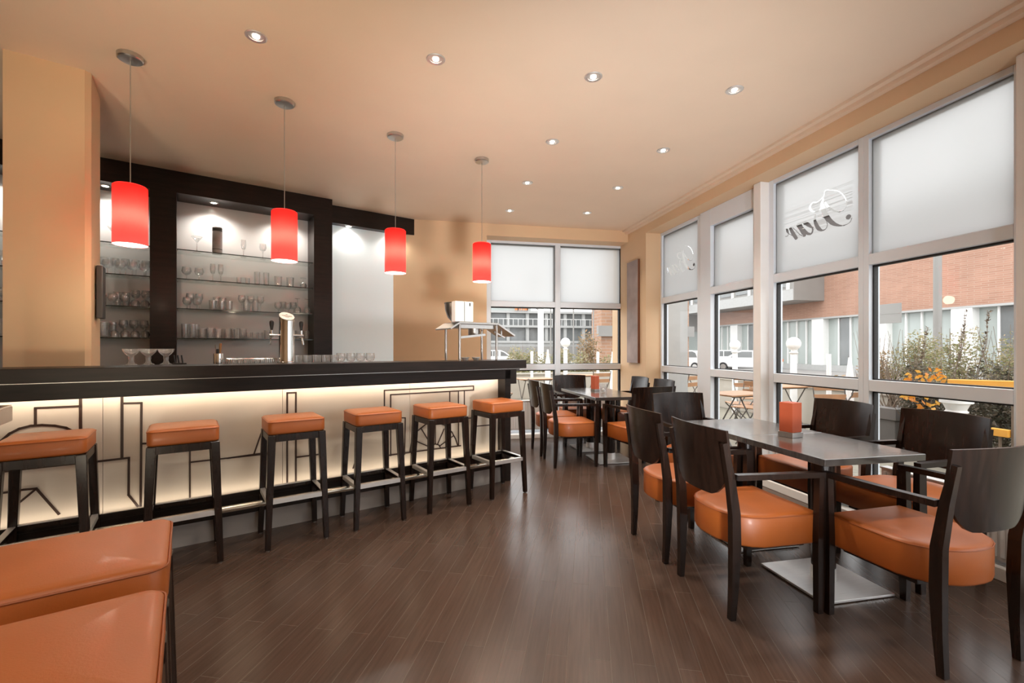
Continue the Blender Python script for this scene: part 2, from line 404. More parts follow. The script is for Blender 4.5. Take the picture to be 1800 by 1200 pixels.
ORD = ['first', 'second', 'third', 'fourth', 'fifth', 'sixth', 'seventh', 'eighth', 'ninth', 'tenth', 'eleventh', 'twelfth', 'thirteenth', 'fourteenth', 'fifteenth']

def struct(o, label, cat): return tag(o, label, cat, kind='structure')

# ------------------------------------------------------------------ room shell
CEIL = 3.0
XG = 3.245           # glass of the window wall
YG = 6.50            # glass of the far window
struct(MB().box(-6.2, 3.32, -4.2, 6.6, -0.12, 0.0).build('floor', 'floor'), 'dark brown plank floor laid diagonally', 'floor')
struct(MB().box(-6.2, 3.32, -4.2, 6.6, CEIL, CEIL + 0.15).build('ceiling', 'ceiling'), 'peach beige painted ceiling', 'ceiling')
# trim along the window wall and beams
PX = 2.99            # inner face of the beam and of the corner pier
w = MB(); w.box(PX, 3.32, -4.2, 6.6, 2.84, CEIL)
w.box(PX, XG + 0.075, 5.66, 6.75, 0.0, 2.84)
struct(w.build('wall_right', 'wall'), 'tan beam over the windows with the corner pier', 'wall')
w = MB(); w.box(PX - 0.09, PX, -4.2, 6.2, CEIL - 0.022, CEIL); w.box(PX - 0.045, PX, -4.2, 6.2, CEIL - 0.05, CEIL - 0.022)
struct(w.build('trim_1', 'ceiling'), 'stepped beige ceiling moulding above the windows', 'moulding')
wx0 = on_y(855.5, 600, 6.2).x
w = MB(); w.box(-2.0, wx0, 6.2, 6.6, 0.0, CEIL); w.box(wx0, PX, 6.2, 6.6, 2.835, CEIL)
struct(w.build('wall_back', 'wall'), 'tan wall and beam around the far window', 'wall')
w = MB(); w.box(-6.2, -6.0, -4.2, 6.6, 0, CEIL); struct(w.build('wall_left', 'wall'), 'tan wall at the left end of the room', 'wall')
w = MB(); w.box(-6.0, 3.2, -4.2, -4.0, 0, CEIL); struct(w.build('wall_front', 'wall'), 'tan wall behind the photographer', 'wall')
w = MB(); w.box(-4.6, 2.74, 5.86, 6.0, 0, CEIL)
struct(w.build('wall_bar', 'wall', rz=BR), 'tan wall carrying the back bar', 'wall')
# pillar standing in the bar
pl = MB(); pl.prism([(-0.862, 3.83), (-0.515, 3.83), (-0.488, 3.857), (-0.488, 4.21), (-0.862, 4.21)], 0, CEIL)
struct(pl.build('pillar', 'wall', rz=BR), 'beige square pillar rising behind the bar counter', 'pillar')

# ------------------------------------------------------------------ windows
Z0, Z1, Z2, Z3, Z4, Z5 = 0.15, 0.968, 1.05, 1.885, 1.965, 2.80

# lettering cut out of the film: strokes measured on the photograph, projected on the glass plane
def strokes():
    S = []   # (list of points, width start/mid/end in crop units of 0.1 px)
    S.append(([(850, 295), (880, 250), (905, 150), (1000, 138), (1110, 152), (1180, 188), (1250, 268), (1285, 380), (1255, 470), (1185, 518), (1100, 513), (1000, 468), (935, 410), (905, 362)], [5, 6, 7, 8, 9, 10, 12, 10, 9, 11, 24, 34, 36, 24]))
    S.append(([(870, 300), (850, 380), (868, 470), (905, 560), (955, 640), (1030, 715), (1110, 752), (1200, 765), (1290, 740), (1350, 690), (1372, 630)], [24, 50, 78, 84, 84, 72, 46, 18, 12, 12, 14]))
    S.append(([(1312, 612), (1316, 612)], [88, 88]))
    S.append(([(865, 260), (820, 310), (760, 350), (690, 360), (645, 410), (640, 470), (690, 515), (760, 525), (805, 490), (835, 430)], [6, 8, 14, 12, 26, 34, 22, 16, 10, 10]))
    S.append(([(735, 560), (722, 660), (745, 740), (790, 815), (850, 848), (910, 825), (942, 760), (925, 680), (865, 612), (780, 598)], [16, 40, 62, 66, 30, 14, 13, 12, 12, 12]))
    S.append(([(548, 715), (610, 750), (660, 790), (700, 798)], [60, 62, 34, 12]))
    S.append(([(680, 800), (685, 850), (660, 905), (600, 905), (550, 860), (500, 780), (490, 725), (550, 702)], [30, 28, 30, 46, 46, 20, 12, 12]))
    S.append(([(432, 750), (480, 815), (520, 880), (548, 935), (520, 950)], [66, 74, 74, 44, 16]))
    S.append(([(335, 800), (400, 860), (460, 920), (525, 950)], [9, 11, 12, 14]))
    S.append(([(292, 812), (340, 900), (395, 985)], [44, 62, 56]))
    S.append(([(228, 820), (240, 860), (262, 905)], [26, 40, 16]))
    S.append(([(262, 905), (245, 945), (205, 957)], [12, 12, 9]))
    S.append(([(262, 908), (340, 945)], [10, 12]))
    return S
XF = XG - 0.012       # film plane
def plane_circles(off_y=0.0):
    circ = []
    for pts, ws in strokes():
        # Catmull-Rom through the points
        n = len(pts)
        for i in range(n - 1):
            p0, p1, p2, p3 = pts[max(i - 1, 0)], pts[i], pts[i + 1], pts[min(i + 2, n - 1)]
            steps = max(2, int(math.dist(p1, p2) / 7))
            for k in range(steps + 1):
                t = k / steps
                q = [0.5 * ((2 * p1[j]) + (-p0[j] + p2[j]) * t + (2 * p0[j] - 5 * p1[j] + 4 * p2[j] - p3[j]) * t * t + (-p0[j] + 3 * p1[j] - 3 * p2[j] + p3[j]) * t ** 3) for j in (0, 1)]
                r = (ws[i] + (ws[i + 1] - ws[i]) * t) / 2
                a = on_x(1360 + q[0] / 10, 320 + q[1] / 10, XF)
                b = on_x(1360 + (q[0] + 10) / 10, 320 + q[1] / 10, XF)
                c = on_x(1360 + q[0] / 10, 320 + (q[1] + 10) / 10, XF)
                ry = abs(a.y - b.y) * r / 10; rz = abs(a.z - c.z) * r / 10
                circ.append((a.y + off_y, a.z, max(ry, 0.0022), max(rz, 0.0022)))
    return circ
def film_with_letters(y0, y1, z0, z1, circ, cell=0.0028):
    """flat film; the cells inside the strokes are left out"""
    ly0 = min(c[0] - c[2] for c in circ) - cell; ly1 = max(c[0] + c[2] for c in circ) + cell
    lz0 = min(c[1] - c[3] for c in circ) - cell; lz1 = max(c[1] + c[3] for c in circ) + cell
    ny, nz = int((ly1 - ly0) / cell) + 1, int((lz1 - lz0) / cell) + 1
    ly1, lz1 = ly0 + ny * cell, lz0 + nz * cell
    hole = [[False] * ny for _ in range(nz)]
    for cy, cz, ry, rz in circ:
        for j in range(max(0, int((cz - rz - lz0) / cell)), min(nz, int((cz + rz - lz0) / cell) + 2)):
            dz = (lz0 + (j + 0.5) * cell - cz) / rz
            if abs(dz) > 1: continue
            hw = ry * math.sqrt(1 - dz * dz)
            for i in range(max(0, int((cy - hw - ly0) / cell + 0.5)), min(ny, int((cy + hw - ly0) / cell + 0.5))): hole[j][i] = True
    b = MB()
    def q(ya, yb, za, zb):
        if yb - ya > 1e-6 and zb - za > 1e-6:
            b._mesh([(XF, ya, za), (XF, yb, za), (XF, yb, zb), (XF, ya, zb)], [(0, 1, 2, 3)])
    q(y0, y1, z0, lz0); q(y0, y1, lz1, z1); q(y0, ly0, lz0, lz1); q(ly1, y1, lz0, lz1)
    for j in range(nz):
        i = 0
        while i < ny:
            if hole[j][i]: i += 1; continue
            k = i
            while k < ny and not hole[j][k]: k += 1
            q(ly0 + i * cell, ly0 + k * cell, lz0 + j * cell, lz0 + (j + 1) * cell); i = k
    return b

def frame_rect_x(b, ya, yb, za, zb, x0, x1, tl, tr, tb, tt):
    b.box(x0, x1, ya, ya + tl, za, zb, 0.004); b.box(x0, x1, yb - tr, yb, za, zb, 0.004)
    b.box(x0, x1, ya + tl, yb - tr, za, za + tb, 0.004); b.box(x0, x1, ya + tl, yb - tr, zb - tt, zb, 0.004)

def side_window(n, label, ya, yb, pa, pb, top=Z5, ftop=2.84, letters=None, x0=XG - 0.04, x1=XG + 0.06):
    """window bay in the window wall: frame ya..yb, glass pa..pb (all y)"""
    f = MB()
    f.box(x0, x1, ya, pa, 0.0, ftop, 0.004); f.box(x0, x1, pb, yb, 0.0, ftop, 0.004)
    for za, zb in ((0.0, Z0), (Z1, Z2), (Z3, Z4), (top, ftop)): f.box(x0, x1, pa, pb, za, zb, 0.004)
    o = struct(f.build('window_%d' % n, 'alu'), label, 'window')
    g = MB()
    for za, zb in ((Z0, Z1), (Z2, Z3), (Z4, top)):
        for a in ((pa, pa + 0.012, za, zb), (pb - 0.012, pb, za, zb), (pa, pb, za, za + 0.008), (pa, pb, zb - 0.012, zb)):
            g.box(XG - 0.006, XG + 0.030, a[0], a[1], a[2], a[3])
    g.build('gasket', 'gasket', o)
    for za, zb in ((Z0, Z1), (Z2, Z3), (Z4, top)):
        MB()._mesh([(XG, pa, za), (XG, pb, za), (XG, pb, zb), (XG, pa, zb)], [(0, 1, 2, 3)])
        p = MB(); p._mesh([(XG, pa, za), (XG, pb, za), (XG, pb, zb), (XG, pa, zb)], [(0, 1, 2, 3)]); p.build('pane', 'pane', o)
    if letters is not None: fb = film_with_letters(pa, pb, Z4, top, letters)
    else:
        fb = MB(); fb._mesh([(XF, pa, Z4), (XF, pb, Z4), (XF, pb, top), (XF, pa, top)], [(0, 1, 2, 3)])
    fo = fb.build('frosted_film', 'film', o)
    if letters is not None: fo['label'] = 'frosted film with mirrored Bar lettering cut out'
    return o
yw = lambda px: on_x(px, 600, XG).y
Y = {p: yw(p) for p in (1160, 1168, 1231, 1246, 1257, 1333, 1342, 1358, 1366, 1516, 1535, 1791)}
circ = plane_circles()
shift = (Y[1168] + Y[1231]) / 2 - (Y[1366] + Y[1516]) / 2 + 0.02
ym = (Y[1231] + Y[1246]) / 2
side_window(1, 'narrow window bay beside the corner pier with small mirrored Bar lettering', ym, 5.70, Y[1231], Y[1168], letters=plane_circles(shift))
side_window(2, 'terrace door bay with a lower frosted pane between two lettered bays', Y[1342] - 0.02, ym, Y[1333], Y[1257], top=2.65, x0=XG - 0.06)
post = MB().box(XG - 0.13, XG + 0.06, Y[1358], Y[1342] - 0.02, 0, 2.84, 0.01)
struct(post.build('trim_2', 'white'), 'white square post between the door bay and the lettered bay', 'post')
mid = (Y[1516] + Y[1535]) / 2
side_window(3, 'window bay with large mirrored Bar lettering on its frosted pane', mid, Y[1358], Y[1516], Y[1366], letters=circ)
e = Y[1791]
side_window(4, 'large window bay nearest the camera with plain frosted top pane', e - 0.06, mid, e, Y[1535])
struct(MB().box(XG - 0.13, XG + 0.06, e - 0.14, e - 0.06, 0, 2.84, 0.01).build('trim_3', 'white'), 'white square post at the near edge of the window wall', 'post')
yy = e - 0.14
for k in range(4):
    side_window(5 + k, '%s window bay behind the photographer, counted from the near post' % ORD[k], yy - 1.3, yy, yy - 1.25, yy - 0.05); yy -= 1.3
struct(MB().box(XG - 0.04, XG + 0.06, -4.0, yy, 0, 2.84).build('trim_4', 'white'), 'white end post of the window wall behind the photographer', 'post')

# far window (plane y)
xs = [on_y(p, 600, YG).x for p in (855, 862, 974.5, 983.5, 1089.6, 1099)]
f = MB(); a0, a1 = YG - 0.05, YG + 0.06
fx0 = wx0 - 0.02
f.box(fx0, xs[1], a0, a1, 0, 2.835, 0.004); f.box(xs[2], xs[3], a0, a1, 0, 2.835, 0.004); f.box(xs[4], PX + 0.0, a0, a1, 0, 2.835, 0.004)
for p, q in ((xs[1], xs[2]), (xs[3], xs[4])):
    for za, zb in ((0, Z0), (Z1, Z2), (Z3, Z4), (Z5, 2.835)): f.box(p, q, a0, a1, za, zb, 0.004)
win = struct(f.build('window_9', 'alu'), 'wide two column window in the far wall behind the tables', 'window')
g = MB()
for p, q in ((xs[1], xs[2]), (xs[3], xs[4])):
    for za, zb in ((Z0, Z1), (Z2, Z3), (Z4, Z5)):
        for a in ((p, p + 0.008, za, zb), (q - 0.016, q, za, zb), (p, q, za, za + 0.008), (p, q, zb - 0.016, zb)):
            g.box(a[0], a[1], YG - 0.006, YG + 0.03, a[2], a[3])
g.build('gasket', 'gasket', win)
for p, q in ((xs[1], xs[2]), (xs[3], xs[4])):
    for za, zb in ((Z0, Z1), (Z2, Z3), (Z4, Z5)):
        b = MB(); b._mesh([(p, YG, za), (q, YG, za), (q, YG, zb), (p, YG, zb)], [(0, 1, 2, 3)]); b.build('pane', 'pane', win)
    b = MB(); yf = YG - 0.012
    b._mesh([(p, yf, Z4), (q, yf, Z4), (q, yf, Z5), (p, yf, Z5)], [(0, 1, 2, 3)]); b.build('frosted_film', 'film', win)
struct(MB().box(wx0, PX, 6.30, YG - 0.05, 0, 0.06, 0.005).build('trim_5', 'white'), 'low white plinth under the far window', 'plinth')
struct(MB().box(XG - 0.12, XG - 0.04, -3.5, 5.66, 0, 0.07, 0.005).build('trim_6', 'white'), 'low white plinth under the window wall', 'plinth')

# radiators
def radiator(label, loc, rz, ln, z0=0.12, z1=0.54):
    t = thing('radiator', label, 'radiator', loc, rz, 'radiators under the windows')
    b = MB(); b.box(-ln / 2, ln / 2, -0.012, 0.03, z0, z1 - 0.01, 0.004)
    k = -ln / 2 + 0.03
    while k < ln / 2 - 0.02:
        b.box(k - 0.010, k + 0.010, -0.022, -0.010, z0 + 0.02, z1 - 0.03, 0.004); k += 0.036
    b.build('convector_panel', 'radiator', t)
    MB().box(-ln / 2, ln / 2, -0.026, 0.04, z1 - 0.012, z1, 0.003).build('top_grille', 'radiator', t)
    v = MB(); v.tube([(-ln / 2 + 0.06, 0.02, 0.0), (-ln / 2 + 0.06, 0.02, z0 + 0.01)], 0.009); v.tube([(-ln / 2 + 0.11, 0.02, 0.0), (-ln / 2 + 0.11, 0.02, z0 + 0.01)], 0.009)
    v.build('pipe', 'white', t)
radiator('white ribbed radiator under the far window left of the tables', (1.45, 6.34, 0.0), 0, 0.85)
radiator('white ribbed radiator under the far window behind the far table', (2.45, 6.34, 0.0), 0, 0.85)
radiator('white ribbed radiator under the large window beside the near table', (3.165, 2.05, 0.0), -PI / 2, 1.1, 0.10, 0.46)
radiator('white ribbed radiator under the lettered window', (3.165, 3.25, 0.0), -PI / 2, 0.7, 0.10, 0.46)

# picture on the pier
pa, pb = on_x(1125, 455, PX), on_x(1106, 455, PX)
zt, zb = pa.z, on_x(1125, 638, PX).z
t = thing('canvas_picture', 'tall narrow grey mauve canvas hanging on the corner pier', 'picture', (PX, pa.y, zb))
MB().box(-0.033, -0.001, 0.0, pb.y - pa.y, 0, zt - zb, 0.002).build('stretcher_edge', 'canvas_edge', t)
MB().box(-0.036, -0.033, 0.0, pb.y - pa.y, 0, zt - zb).build('painted_face', 'canvas', t)

# ------------------------------------------------------------------ ceiling downlights
def downlight(px, py, label, energy=26):
    p = on_z(px, py, CEIL)
    t = thing('ceiling_downlight', label, 'downlight', (p.x, p.y, CEIL), 0, 'recessed ceiling downlights')
    MB().lathe([(0.036, 0.0), (0.036, -0.004), (0.052, -0.005), (0.056, -0.002), (0.056, 0.0)], 28, cap=False).build('trim_ring', 'plate', t)
    MB().lathe([(0.036, -0.001), (0.020, 0.0), (0.0175, -0.0005)], 24, cap=False).build('reflector', 'plate', t)
    MB().lathe([(0.0175, -0.0035), (0.0175, -0.001)], 18).build('lamp', 'spot', t)
    lamp('lamp_beam', 'SPOT', energy, (1.0, 0.90, 0.78), t, (0, 0, -0.03), (0, 0, 0), spot_size=math.radians(120), spot_blend=0.9, shadow_soft_size=0.03)
    return t
for (px, py), lb in zip([(450, 64), (766, 104), (1043, 135), (1291, 158), (971, 249), (1166, 264), (927, 321), (1086, 330), (896, 370), (1032, 374)],
    ['leftmost downlight of the front ceiling row', 'second downlight from the left in the front ceiling row', 'third downlight from the left in the front ceiling row', 'rightmost downlight of the front ceiling row beside the windows',
     'left downlight of the second ceiling row', 'right downlight of the second ceiling row', 'left downlight of the third ceiling row', 'right downlight of the third ceiling row',
     'left downlight of the last ceiling row near the far window', 'right downlight of the last ceiling row near the far window']):
    downlight(px, py, lb)

# ------------------------------------------------------------------ pendants
def pendant(px, py, label):
    p = on_z(px, py, CEIL)
    t = thing('pendant_lamp', label, 'pendant lamp', (p.x, p.y, CEIL), 0, 'red pendant lamps over the bar')
    MB().lathe([(0.0, -0.030), (0.058, -0.028), (0.064, -0.022), (0.064, 0.0)], 28, cap=False).build('ceiling_rose', 'steel', t)
    MB().tube([(0, 0, -0.03), (0, 0, -0.765)], 0.0028, 6).build('cord', 'steel', t)
    sh = MB(); zt, zb, r = -0.768, -1.115, 0.083
    sh.lathe([(0.0, zt + 0.004), (r - 0.008, zt + 0.002), (r, zt - 0.006), (r, zb)], 40, cap=False)
    sh.build('lamp_shade', 'shade', t)
    MB().lathe([(r - 0.001, zb + 0.0015), (0.0, zb + 0.001)], 32, cap=False).build('diffuser', 'diffuser', t)
    MB().sphere((0, 0, zb + 0.165), 0.022, (1, 1, 1.2)).build('bulb', 'bulb', t)
    lamp('bulb_light', 'POINT', 2.0, (1.0, 0.82, 0.6), t, (0, 0, zb - 0.05), shadow_soft_size=0.05)
    return t
for (px, py), lb in zip([(229, 98), (500, 178), (695, 237), (847, 280)],
    ['largest red cylinder pendant lamp, beside the beige pillar', 'second red cylinder pendant lamp from the pillar, before the glass shelves', 'third red cylinder pendant lamp from the pillar, before the blank panel', 'red cylinder pendant lamp hanging before the far window edge']):
    pendant(px, py, lb)

# ------------------------------------------------------------------ bar counter
bar = thing('bar_counter', 'long dark wood bar counter with lit cream front panels', 'bar counter', (0, 0, 0), BR)
BL0, BL1 = -3.2, 2.557
ZT = 1.170           # counter top height
MB().box(BL0, 2.635, 3.45, 3.823, ZT - 0.078, ZT, 0.004).build('countertop', 'panelwood', bar)
MB().box(BL0, 2.63, 3.4485, 3.4545, ZT - 0.0815, ZT - 0.0785).build('metal_line', 'steel', bar)
ap = MB(); ap.box(BL0, BL1, 3.60, 3.635, 0.985, ZT - 0.08, 0.002); ap.box(BL0, BL1, 3.455, 3.60, ZT - 0.092, ZT - 0.08)
ap.build('apron', 'panelwood', bar)
MB().box(2.49, BL1, 3.60, 3.80, 0.0, ZT - 0.08, 0.003).build('end_post', 'panelwood', bar)
MB().box(BL1, 2.67, 3.66, 3.80, 0.93, ZT - 0.082, 0.003).build('end_bracket', 'panelwood', bar)
MB().box(BL0, BL1, 3.765, 3.80, 0.0, ZT - 0.08).build('carcass_back', 'panelwood', bar)
MB().box(BL0, 2.49, 3.590, 3.765, 0.150, 0.262, 0.003).build('plinth', 'panelwood', bar)
MB().box(BL0, BL1, 3.625, 3.64, 0.0, 0.150).build('kick_board', 'kick', bar)
MB().box(BL0, 2.50, 3.64, 3.765, 0.0, 0.150).build('plinth_core', 'kick', bar)
jb = [-2.407, -1.413, -0.419, 0.575, 1.57]
edges = [BL0] + jb + [2.49]
panels = []
for a, b in zip(edges[:-1], edges[1:]):
    panels.append(MB().box(a + 0.0012, b - 0.0012, 3.722, 3.742, 0.262, ZT - 0.08).build('front_panel', 'panel', bar))
# inlay lines on the panels, measured on the photograph
def c5(l): return [(x / 3.53, 640 + y / 3.53) for x, y in l]
def c7(l): return [(x / 2.142, 640 + y / 2.142) for x, y in l]
def c8(l): return [(400 + x / 3.273, 640 + y / 3.273) for x, y in l]
def arc5(cx, cy, rx, ry, a0, a1, n=14): return [(cx + rx * math.cos(math.radians(a0 + (a1 - a0) * i / n)), cy - ry * math.sin(math.radians(a0 + (a1 - a0) * i / n))) for i in range(n + 1)]
LN = [
 (c5([(220, 372), (220, 272), (495, 260)]), 1), (c5([(500, 195), (500, 395)]), 1.2), (c5([(757, 185), (757, 582)]), 1.2),
 (c5([(764, 243), (878, 240), (873, 878)]), 1), (c5([(560, 608), (800, 580), (798, 810), (855, 880)]), 1), (c5([(880, 493), (1000, 488)]), 0.8),
 (c5([(-60, 560), (0, 482), (60, 430), (120, 400), (190, 382), (260, 377), (340, 381), (410, 394), (480, 430), (560, 500), (600, 600)]), 1.1),
 (c5([(0, 668), (160, 648), (560, 606)]), 1), (c5(arc5(257, 632, 40, 34, 0, 180, 10)), 0.9),
 (c5([(222, 610), (150, 585)]), 0.8), (c5([(236, 600), (205, 560)]), 0.8), (c5([(257, 596), (257, 545)]), 0.8), (c5([(280, 602), (320, 560)]), 0.8), (c5([(292, 612), (350, 585)]), 0.8),
 (c5([(0, 800), (150, 777), (225, 770), (365, 928)]), 1), (c5([(120, 858), (225, 772)]), 0.9),
 (c7([(535, 298), (570, 297), (715, 302), (715, 500)]), 0.8), (c7([(720, 368), (978, 340)]), 0.8), (c7([(956, 338), (985, 255)]), 0.8),
 (c8([(343, 690), (343, 165), (393, 163), (393, 672)]), 1), (c8([(393, 535), (562, 513), (558, 655)]), 0.9), (c8([(0, 540), (190, 513)]), 0.9),
 (c8([(902, 290), (902, 150), (1415, 125), (1415, 148), (938, 175), (938, 525)]), 0.9), (c8([(985, 308), (1022, 308), (1018, 518)]), 0.8),
 (c8([(900, 527), (1060, 505), (1340, 468)]), 0.9), (c8([(1278, 158), (1278, 320)]), 0.8), (c8([(1328, 155), (1328, 468)]), 0.8), (c8([(1362, 152), (1362, 310)]), 0.8),
 (c8([(1048, 506), (1060, 440), (1090, 385), (1140, 345), (1195, 334), (1250, 350), (1290, 390), (1312, 430), (1324, 468)]), 0.9),
 (c8([(1160, 488), (1172, 466), (1195, 458), (1215, 464), (1226, 482)]), 0.8),
 (c8([(1172, 466), (1115, 372)]), 0.8), (c8([(1195, 458), (1195, 336)]), 0.8), (c8([(1208, 460), (1245, 372)]), 0.8), (c8([(1162, 476), (1085, 442)]), 0.8), (c8([(1220, 470), (1300, 410)]), 0.8),
 (c8([(1362, 312), (1412, 308)]), 0.8), (c8([(1430, 356), (1520, 348)]), 0.8), (c8([(722, 598), (748, 515)]), 0.8),
]
LYP = 3.722
by_panel = {}
for pts, wd in LN:
    P = [on_bar(x, y, LYP) for x, y in pts]
    hw = 0.0062 * wd
    for (b0, z0), (b1, z1) in zip(P[:-1], P[1:]):
        d = math.hypot(b1 - b0, z1 - z0)
        if d < 1e-4: continue
        ex, ez = (b1 - b0) / d * hw * 0.8, (z1 - z0) / d * hw * 0.8
        nx, nz = -(z1 - z0) / d * hw, (b1 - b0) / d * hw
        q = [(b0 - ex + nx, z0 - ez + nz), (b1 + ex + nx, z1 + ez + nz), (b1 + ex - nx, z1 + ez - nz), (b0 - ex - nx, z0 - ez - nz)]
        q = [(b, max(z, 0.263)) for b, z in q]
        i = max(0, min(len(panels) - 1, sum(1 for e_ in edges[1:-1] if (b0 + b1) / 2 > e_)))
        by_panel.setdefault(i, MB()).prism(q, LYP - 0.003, LYP + 0.001, axis='y')
for i, b in by_panel.items(): b.build('inlay_lines', 'inlay', panels[i])
# light strips hidden behind apron and plinth lip
ls = MB(); ls.box(BL0, 2.47, 3.636, 3.646, 0.998, 1.012); ls.build('led_strip', 'ledtop', bar)
ls = MB(); ls.box(BL0, 2.47, 3.655, 3.690, 0.2635, 0.2665); ls.build('led_strip', 'led', bar)
MB().box(BL0, 2.49, 3.590, 3.602, 0.262, 0.299, 0.002).build('plinth_lip', 'panelwood', bar)
# foot rail with brackets
rb = MB().tube([(BL0, 3.445, 0.245), (2.50, 3.445, 0.245)], 0.021, 16).build('foot_rail', 'rail', bar)
for bx in (-2.7, -1.7, -0.72, 0.29, 1.42, 2.46):
    k = MB(); k.tube([(bx, 3.46, 0.245), (bx, 3.60, 0.215)], 0.012, 10); k.lathe([(0.03, 0), (0.03, 0.008)], 14, (bx, 3.598, 0.215), mat=Matrix.Rotation(PI / 2, 3, 'X'))
    k.build('rail_bracket', 'rail', rb)
# work surface behind
MB().box(-0.46, 2.55, 3.80, 4.36, 0.88, 0.92, 0.003).build('worktop', 'steel', bar)
MB().box(-0.44, 2.53, 3.80, 4.30, 0.0, 0.88).build('under_cabinet', 'panelwood', bar)
MB().box(-0.46, 2.20, 3.823, 4.10, 1.100, 1.125, 0.002).build('drip_shelf', 'steel', bar)
sp = MB()
for bx in (-0.43, 0.4, 1.3, 2.17): sp.box(bx - 0.012, bx + 0.012, 3.93, 3.955, 0.92, 1.10)
sp.build('shelf_support', 'steel', bar)

# ------------------------------------------------------------------ back bar
bb = thing('back_bar', 'dark wood back bar with lit glass shelf niches and a blank panel', 'back bar', (0, 0, 0), BR)
FY, FY2, BKY = 5.48, 5.69, 5.80
fr = MB()
NL0, NL1, NC0, NC1, PE = -1.54, -0.286, -0.083, 1.167, 1.365
fr.box(-4.2, NL0, FY, BKY + 0.04, 0, CEIL - 0.002); fr.box(NL1, NC0, FY, BKY + 0.04, 0, CEIL - 0.002); fr.box(NC1, PE, FY, BKY + 0.04, 0, CEIL - 0.002)
ZN = 2.789
for a, b in ((NL0, NL1), (NC0, NC1)): fr.box(a, b, FY, BKY + 0.04, ZN, CEIL - 0.002)
RP0, RP1 = 1.372, 2.503
fr.box(PE, 2.70, FY2, BKY + 0.04, ZN, CEIL - 0.002); fr.box(RP1, 2.70, FY2, BKY + 0.04, 0, ZN); fr.box(PE, RP0, FY2, BKY + 0.04, 0, ZN)
fr.build('frame', 'panelwood', bb)
MB().box(-4.2, PE, 5.05, FY, 0, 0.90, 0.002).build('base_cabinet', 'panelwood', bb)
MB().box(-4.2, PE + 0.01, 5.03, BKY, 0.90, 0.935, 0.003).build('back_counter', 'panelwood', bb)
for a, b in ((NL0, NL1), (NC0, NC1)): MB().box(a, b, BKY, BKY + 0.02, 0.935, ZN).build('back_panel', 'backpanel', bb)
MB().box(RP0, RP1, BKY, BKY + 0.02, 0.0, ZN).build('blank_panel', 'blank', bb)
SZ = [2.256, 1.968, 1.675, 1.382]
for a, b in ((NL0, NL1), (NC0, NC1)):
    for z in SZ:
        s = MB().box(a + 0.001, b - 0.001, 5.535, BKY - 0.001, z - 0.008, z).build('glass_shelf', 'shelfglass', bb)
        MB().box(a + 0.001, b - 0.001, 5.530, 5.5352, z - 0.0085, z + 0.0005).build('front_edge', 'shelfedge', s)
    pin = MB()
    for z in SZ:
        for bx in (a + 0.006, b - 0.006):
            for yy_ in (5.57, 5.74): pin.tube([(bx - 0.005, yy_, z - 0.012), (bx + 0.005, yy_, z - 0.012)], 0.004, 8)
    pin.build('shelf_pins', 'chrome', bb)
def niche_spot(b, y, z, e=11):
    c = bl(b, y, z)
    s = MB().lathe([(0.026, -0.001), (0.026, -0.005), (0.040, -0.005), (0.042, 0.0)], 22, (b, y, z), cap=False).build('niche_spotlight', 'chrome', bb)
    MB().lathe([(0.026, -0.004), (0.026, -0.001)], 18, (b, y, z)).build('lamp', 'spot', s)
    lamp('niche_beam', 'SPOT', e, (1.0, 0.93, 0.84), s, (b, y, z - 0.03), (0, 0, 0), spot_size=math.radians(150), spot_blend=0.8, shadow_soft_size=0.025)
niche_spot(on_bar(376, 355, 5.63)[0], 5.63, ZN); niche_spot(0.90, 5.63, ZN); niche_spot(on_bar(185, 325, 5.63)[0], 5.63, ZN)
niche_spot(-1.22, 5.63, ZN); niche_spot(on_bar(613, 397, 5.745)[0], 5.745, ZN, 5.5); niche_spot(2.2, 5.745, ZN, 5.5)

# ------------------------------------------------------------------ glassware
def g_tumbler(r=0.034, h=0.10): return [(0.0, 0.004), (r * 0.86, 0.004), (r * 0.88, 0.0), (r * 0.9, 0.004), (r, h), (r * 0.965, h), (r * 0.87, 0.014), (0.0, 0.012)]
def g_stem(r=0.036, h=0.16, foot=0.030, bowl=0.5):
    zb = h * (1 - bowl)
    return [(0.0, 0.0), (foot, 0.0), (foot, 0.003), (0.006, 0.008), (0.0045, zb * 0.6), (0.007, zb), (r * 0.75, zb + h * bowl * 0.18), (r, zb + h * bowl * 0.5), (r * 0.86, h), (r * 0.83, h),
            (r * 0.96, zb + h * bowl * 0.5), (r * 0.7, zb + h * bowl * 0.2), (0.0, zb + 0.008)]
def g_coupe(r=0.0465, h=0.105): return [(0.0, 0.0), (0.034, 0.0), (0.034, 0.004), (0.018, 0.012), (0.012, 0.03), (0.016, 0.045), (0.013, 0.055), (0.03, 0.072), (0.041, 0.086), (r, h), (r - 0.003, h), (0.037, 0.088), (0.0, 0.072)]
def inv(pr):
    h = max(z for r, z in pr); return [(r, h - z) for r, z in pr]
PROF = {
 'tumbler': g_tumbler(), 'highball': g_tumbler(0.030, 0.145), 'shot': g_tumbler(0.024, 0.07), 'bigtumbler': g_tumbler(0.04, 0.115),
 'wine': g_stem(0.037, 0.17), 'flute': g_stem(0.026, 0.19, 0.028, 0.6), 'balloon': g_stem(0.043, 0.135, 0.034, 0.62),
 'upwine': inv(g_stem(0.037, 0.17)), 'martini': [(0.0, 0.0), (0.036, 0.0), (0.036, 0.003), (0.005, 0.008), (0.004, 0.1), (0.05, 0.165), (0.048, 0.165), (0.0, 0.104)],
 'coupe': g_coupe(), 'snifter': g_stem(0.040, 0.115, 0.032, 0.7), 'upsmall': inv(g_stem(0.036, 0.12, 0.034, 0.6)),
}
